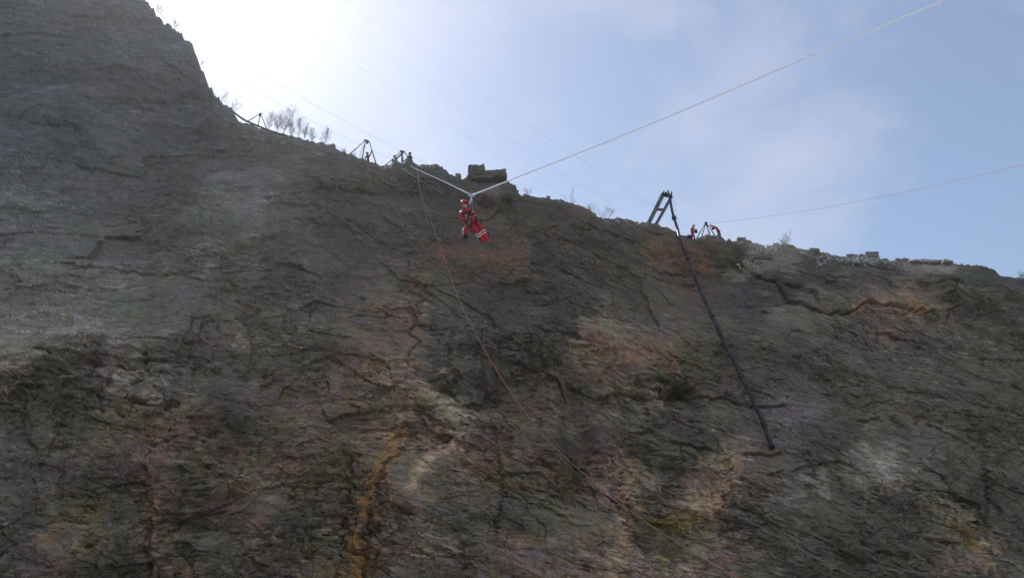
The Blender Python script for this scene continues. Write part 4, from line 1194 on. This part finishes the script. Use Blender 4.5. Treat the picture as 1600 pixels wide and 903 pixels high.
# crouching figure at the rope anchor
J = dict(head=(616.8, 244.8, 0), neck=(618, 246.3, 0), collar=(618.8, 247.2, 0), chest=(619.3, 249, 0.1), waist=(618.6, 252, .2), pelvis=(617.6, 255, .3),
         sh_a=(617.2, 248, -.1), el_a=(621.6, 246.8, -.2), wr_a=(625.2, 243.8, -.1), ha_a=(626.6, 242.6, -.1),
         sh_b=(620.4, 247.2, .1), el_b=(623.2, 244.8, .1), wr_b=(626, 241.6, .1), ha_b=(627.2, 240.6, .1),
         hip_a=(616.5, 256, .2), kn_a=(619, 259, -.2), an_a=(617, 263, 0), to_a=(619, 264, -.1),
         hip_b=(618.9, 256, .4), kn_b=(621.5, 259, .2), an_b=(619.5, 263, .4), to_b=(621, 264, .3))
person('person', 'crouching dark clothed figure reaching both arms to the anchoring tripod', 618, rim_y(618) + 0.7, J, M_NAVY, M_NAVY, M_HDARK, face_dir=(0.9, -.3, -.2), k=0.95)
J = dict(head=(640.4, 240.6, 0), neck=(640.2, 242.6, 0), collar=(640, 243.8, 0), chest=(640, 246.6, 0), waist=(640.2, 250.6, 0), pelvis=(640.4, 254.4, 0),
         sh_a=(637.4, 244.8, 0), el_a=(636.8, 249, -.1), wr_a=(637.8, 252.8, -.25), ha_a=(638.2, 254, -.28),
         sh_b=(642.6, 244.8, 0), el_b=(643.6, 249, -.05), wr_b=(643.4, 253, -.12), ha_b=(643.3, 254.4, -.14),
         hip_a=(638.9, 255.5, 0), kn_a=(638.8, 262, -.1), an_a=(638.8, 268, 0), to_a=(638.4, 269, -.18),
         hip_b=(642, 255.5, 0), kn_b=(642.2, 262, -.1), an_b=(642.3, 268, 0), to_b=(642.6, 269, -.18))
person('person', 'figure in black standing right of the anchoring tripod', 640, rim_y(640) + 1.1, J, M_BLACKC, M_BLACKC, M_HDARK, face_dir=(-.5, .8, 0), k=1.15)
# two rescuers at the right hand frame
J = dict(head=(1083.6, 353.2, 0), neck=(1083.3, 355, 0), collar=(1082.6, 356.3, 0), chest=(1081.9, 358.4, 0), waist=(1081.8, 362, 0), pelvis=(1082.2, 365.6, 0),
         sh_a=(1080, 357, -.1), el_a=(1079.6, 360.6, -.2), wr_a=(1083.6, 361.6, -.3), ha_a=(1085, 361, -.3),
         sh_b=(1084.6, 357.2, .1), el_b=(1086, 360.8, 0), wr_b=(1087.6, 359.6, -.1), ha_b=(1088.3, 358.8, -.1),
         hip_a=(1081, 366.8, -.1), kn_a=(1081.6, 372, -.3), an_a=(1079.8, 377, 0), to_a=(1081.6, 378, -.1),
         hip_b=(1083.8, 366.8, .1), kn_b=(1085, 372, -.05), an_b=(1083.6, 377, .1), to_b=(1085.4, 378, 0))
q_, P4 = person('person', 'red suited rescuer in a pale helmet standing left of the four legged frame', 1082, rim_y(1082) + 0.5, J, M_RED, M_MAROON, M_HWHITE, face_dir=(.8, -.4, -.2), k=1.0)
band(q_, P4, 'waist', 'pelvis', .3, .19, M_BLACKC, .09, 'waist_belt')
bm = bmesh.new(); p = at_y(1087.4, 361.6, rim_y(1082) + .3); box(bm, p, Vector((.13, 0, .03)), Vector((0, .10, 0)), Vector((-.03, 0, .16)), 0, .02)
o = origin_mesh('equipment_case', bm, M_DARK, p); tag(o, 'small dark device held in the hands of the pale helmeted rescuer', 'case')
J = dict(head=(1114.2, 357, -.05), neck=(1115.6, 356.2, 0), collar=(1117, 355.6, 0), chest=(1119.2, 356.2, 0), waist=(1122, 360, 0), pelvis=(1123.6, 364.2, 0),
         sh_a=(1116.6, 356.6, -.15), el_a=(1113.2, 355.6, -.2), wr_a=(1110.6, 353.8, -.1), ha_a=(1109.6, 353, -.1),
         sh_b=(1117.6, 354.8, .15), el_b=(1113.6, 353, .15), wr_b=(1110, 351.8, .1), ha_b=(1108.8, 351.2, .1),
         hip_a=(1122.6, 365.4, -.1), kn_a=(1122, 371, -.2), an_a=(1124.4, 376, 0), to_a=(1122.6, 377, -.1),
         hip_b=(1125.2, 365.4, .1), kn_b=(1124.6, 371, 0), an_b=(1126.8, 376, .1), to_b=(1125, 377, 0))
q_, P5 = person('person', 'red jacketed rescuer bending forward with both arms on the four legged frame', 1120, rim_y(1120) + 0.6, J, M_RED, M_NAVY, M_HDARK, face_dir=(-.8, -.2, -.6), k=1.05)
band(q_, P5, 'waist', 'pelvis', .4, .19, M_BLACKC, .08, 'waist_belt')
# black rope bag on the rock
c = at_y(1076, 371, rim_y(1076) + .2)
br = empty('rope_bag', c + Vector((0, 0, -.2)))
tag(br, 'slumped black rope bag behind the pale helmeted rescuer', 'bag')
bm = bmesh.new(); ellipsoid(bm, c, .36, .26, .2, Matrix.Rotation(R(-20), 3, 'Y'), 18, 12)
for v in bm.verts: v.co += Vector((0, 0, 0.03 * math.sin(v.co.x * 31) + .02 * math.cos(v.co.y * 40)))
mesh_obj('sack', bm, M_BLACKC, br)
bm = bmesh.new(); tube(bm, catmull([c + Vector((-.25, -.15, .08)), c + Vector((-.1, -.2, .22)), c + Vector((.12, -.2, .2)), c + Vector((.25, -.15, .05))], 5), .018, 6); mesh_obj('handle', bm, M_MAROON, br)

# ---------------------------------------------------------------- haze
bm = bmesh.new()
box(bm, (0, 0, 70), Vector((660, 0, 0)), Vector((0, 660, 0)), Vector((0, 0, 71.2)))
hm = bpy.data.materials.new('air'); hm.use_nodes = True
hn = hm.node_tree.nodes; hn.clear()
ho = hn.new('ShaderNodeOutputMaterial'); pv = hn.new('ShaderNodeVolumePrincipled')
pv.inputs['Color'].default_value = (0.94, 0.96, 1.0, 1)
pv.inputs['Density'].default_value = 0.00022
pv.inputs['Anisotropy'].default_value = 0.7
hm.node_tree.links.new(pv.outputs['Volume'], ho.inputs['Volume'])
hz = mesh_obj('haze', bm, hm)
tag(hz, kind='stuff')
print('rock z range', float(co[:, 2].min()), float(co[:, 2].max()), 'sun el', math.degrees(SUN_EL), 'az', math.degrees(SUN_AZ))
for q in (250, 420, 575, 640, 772, 1035, 1100, 1400): print(q, rim_y(q), on_face(q, 0).z)
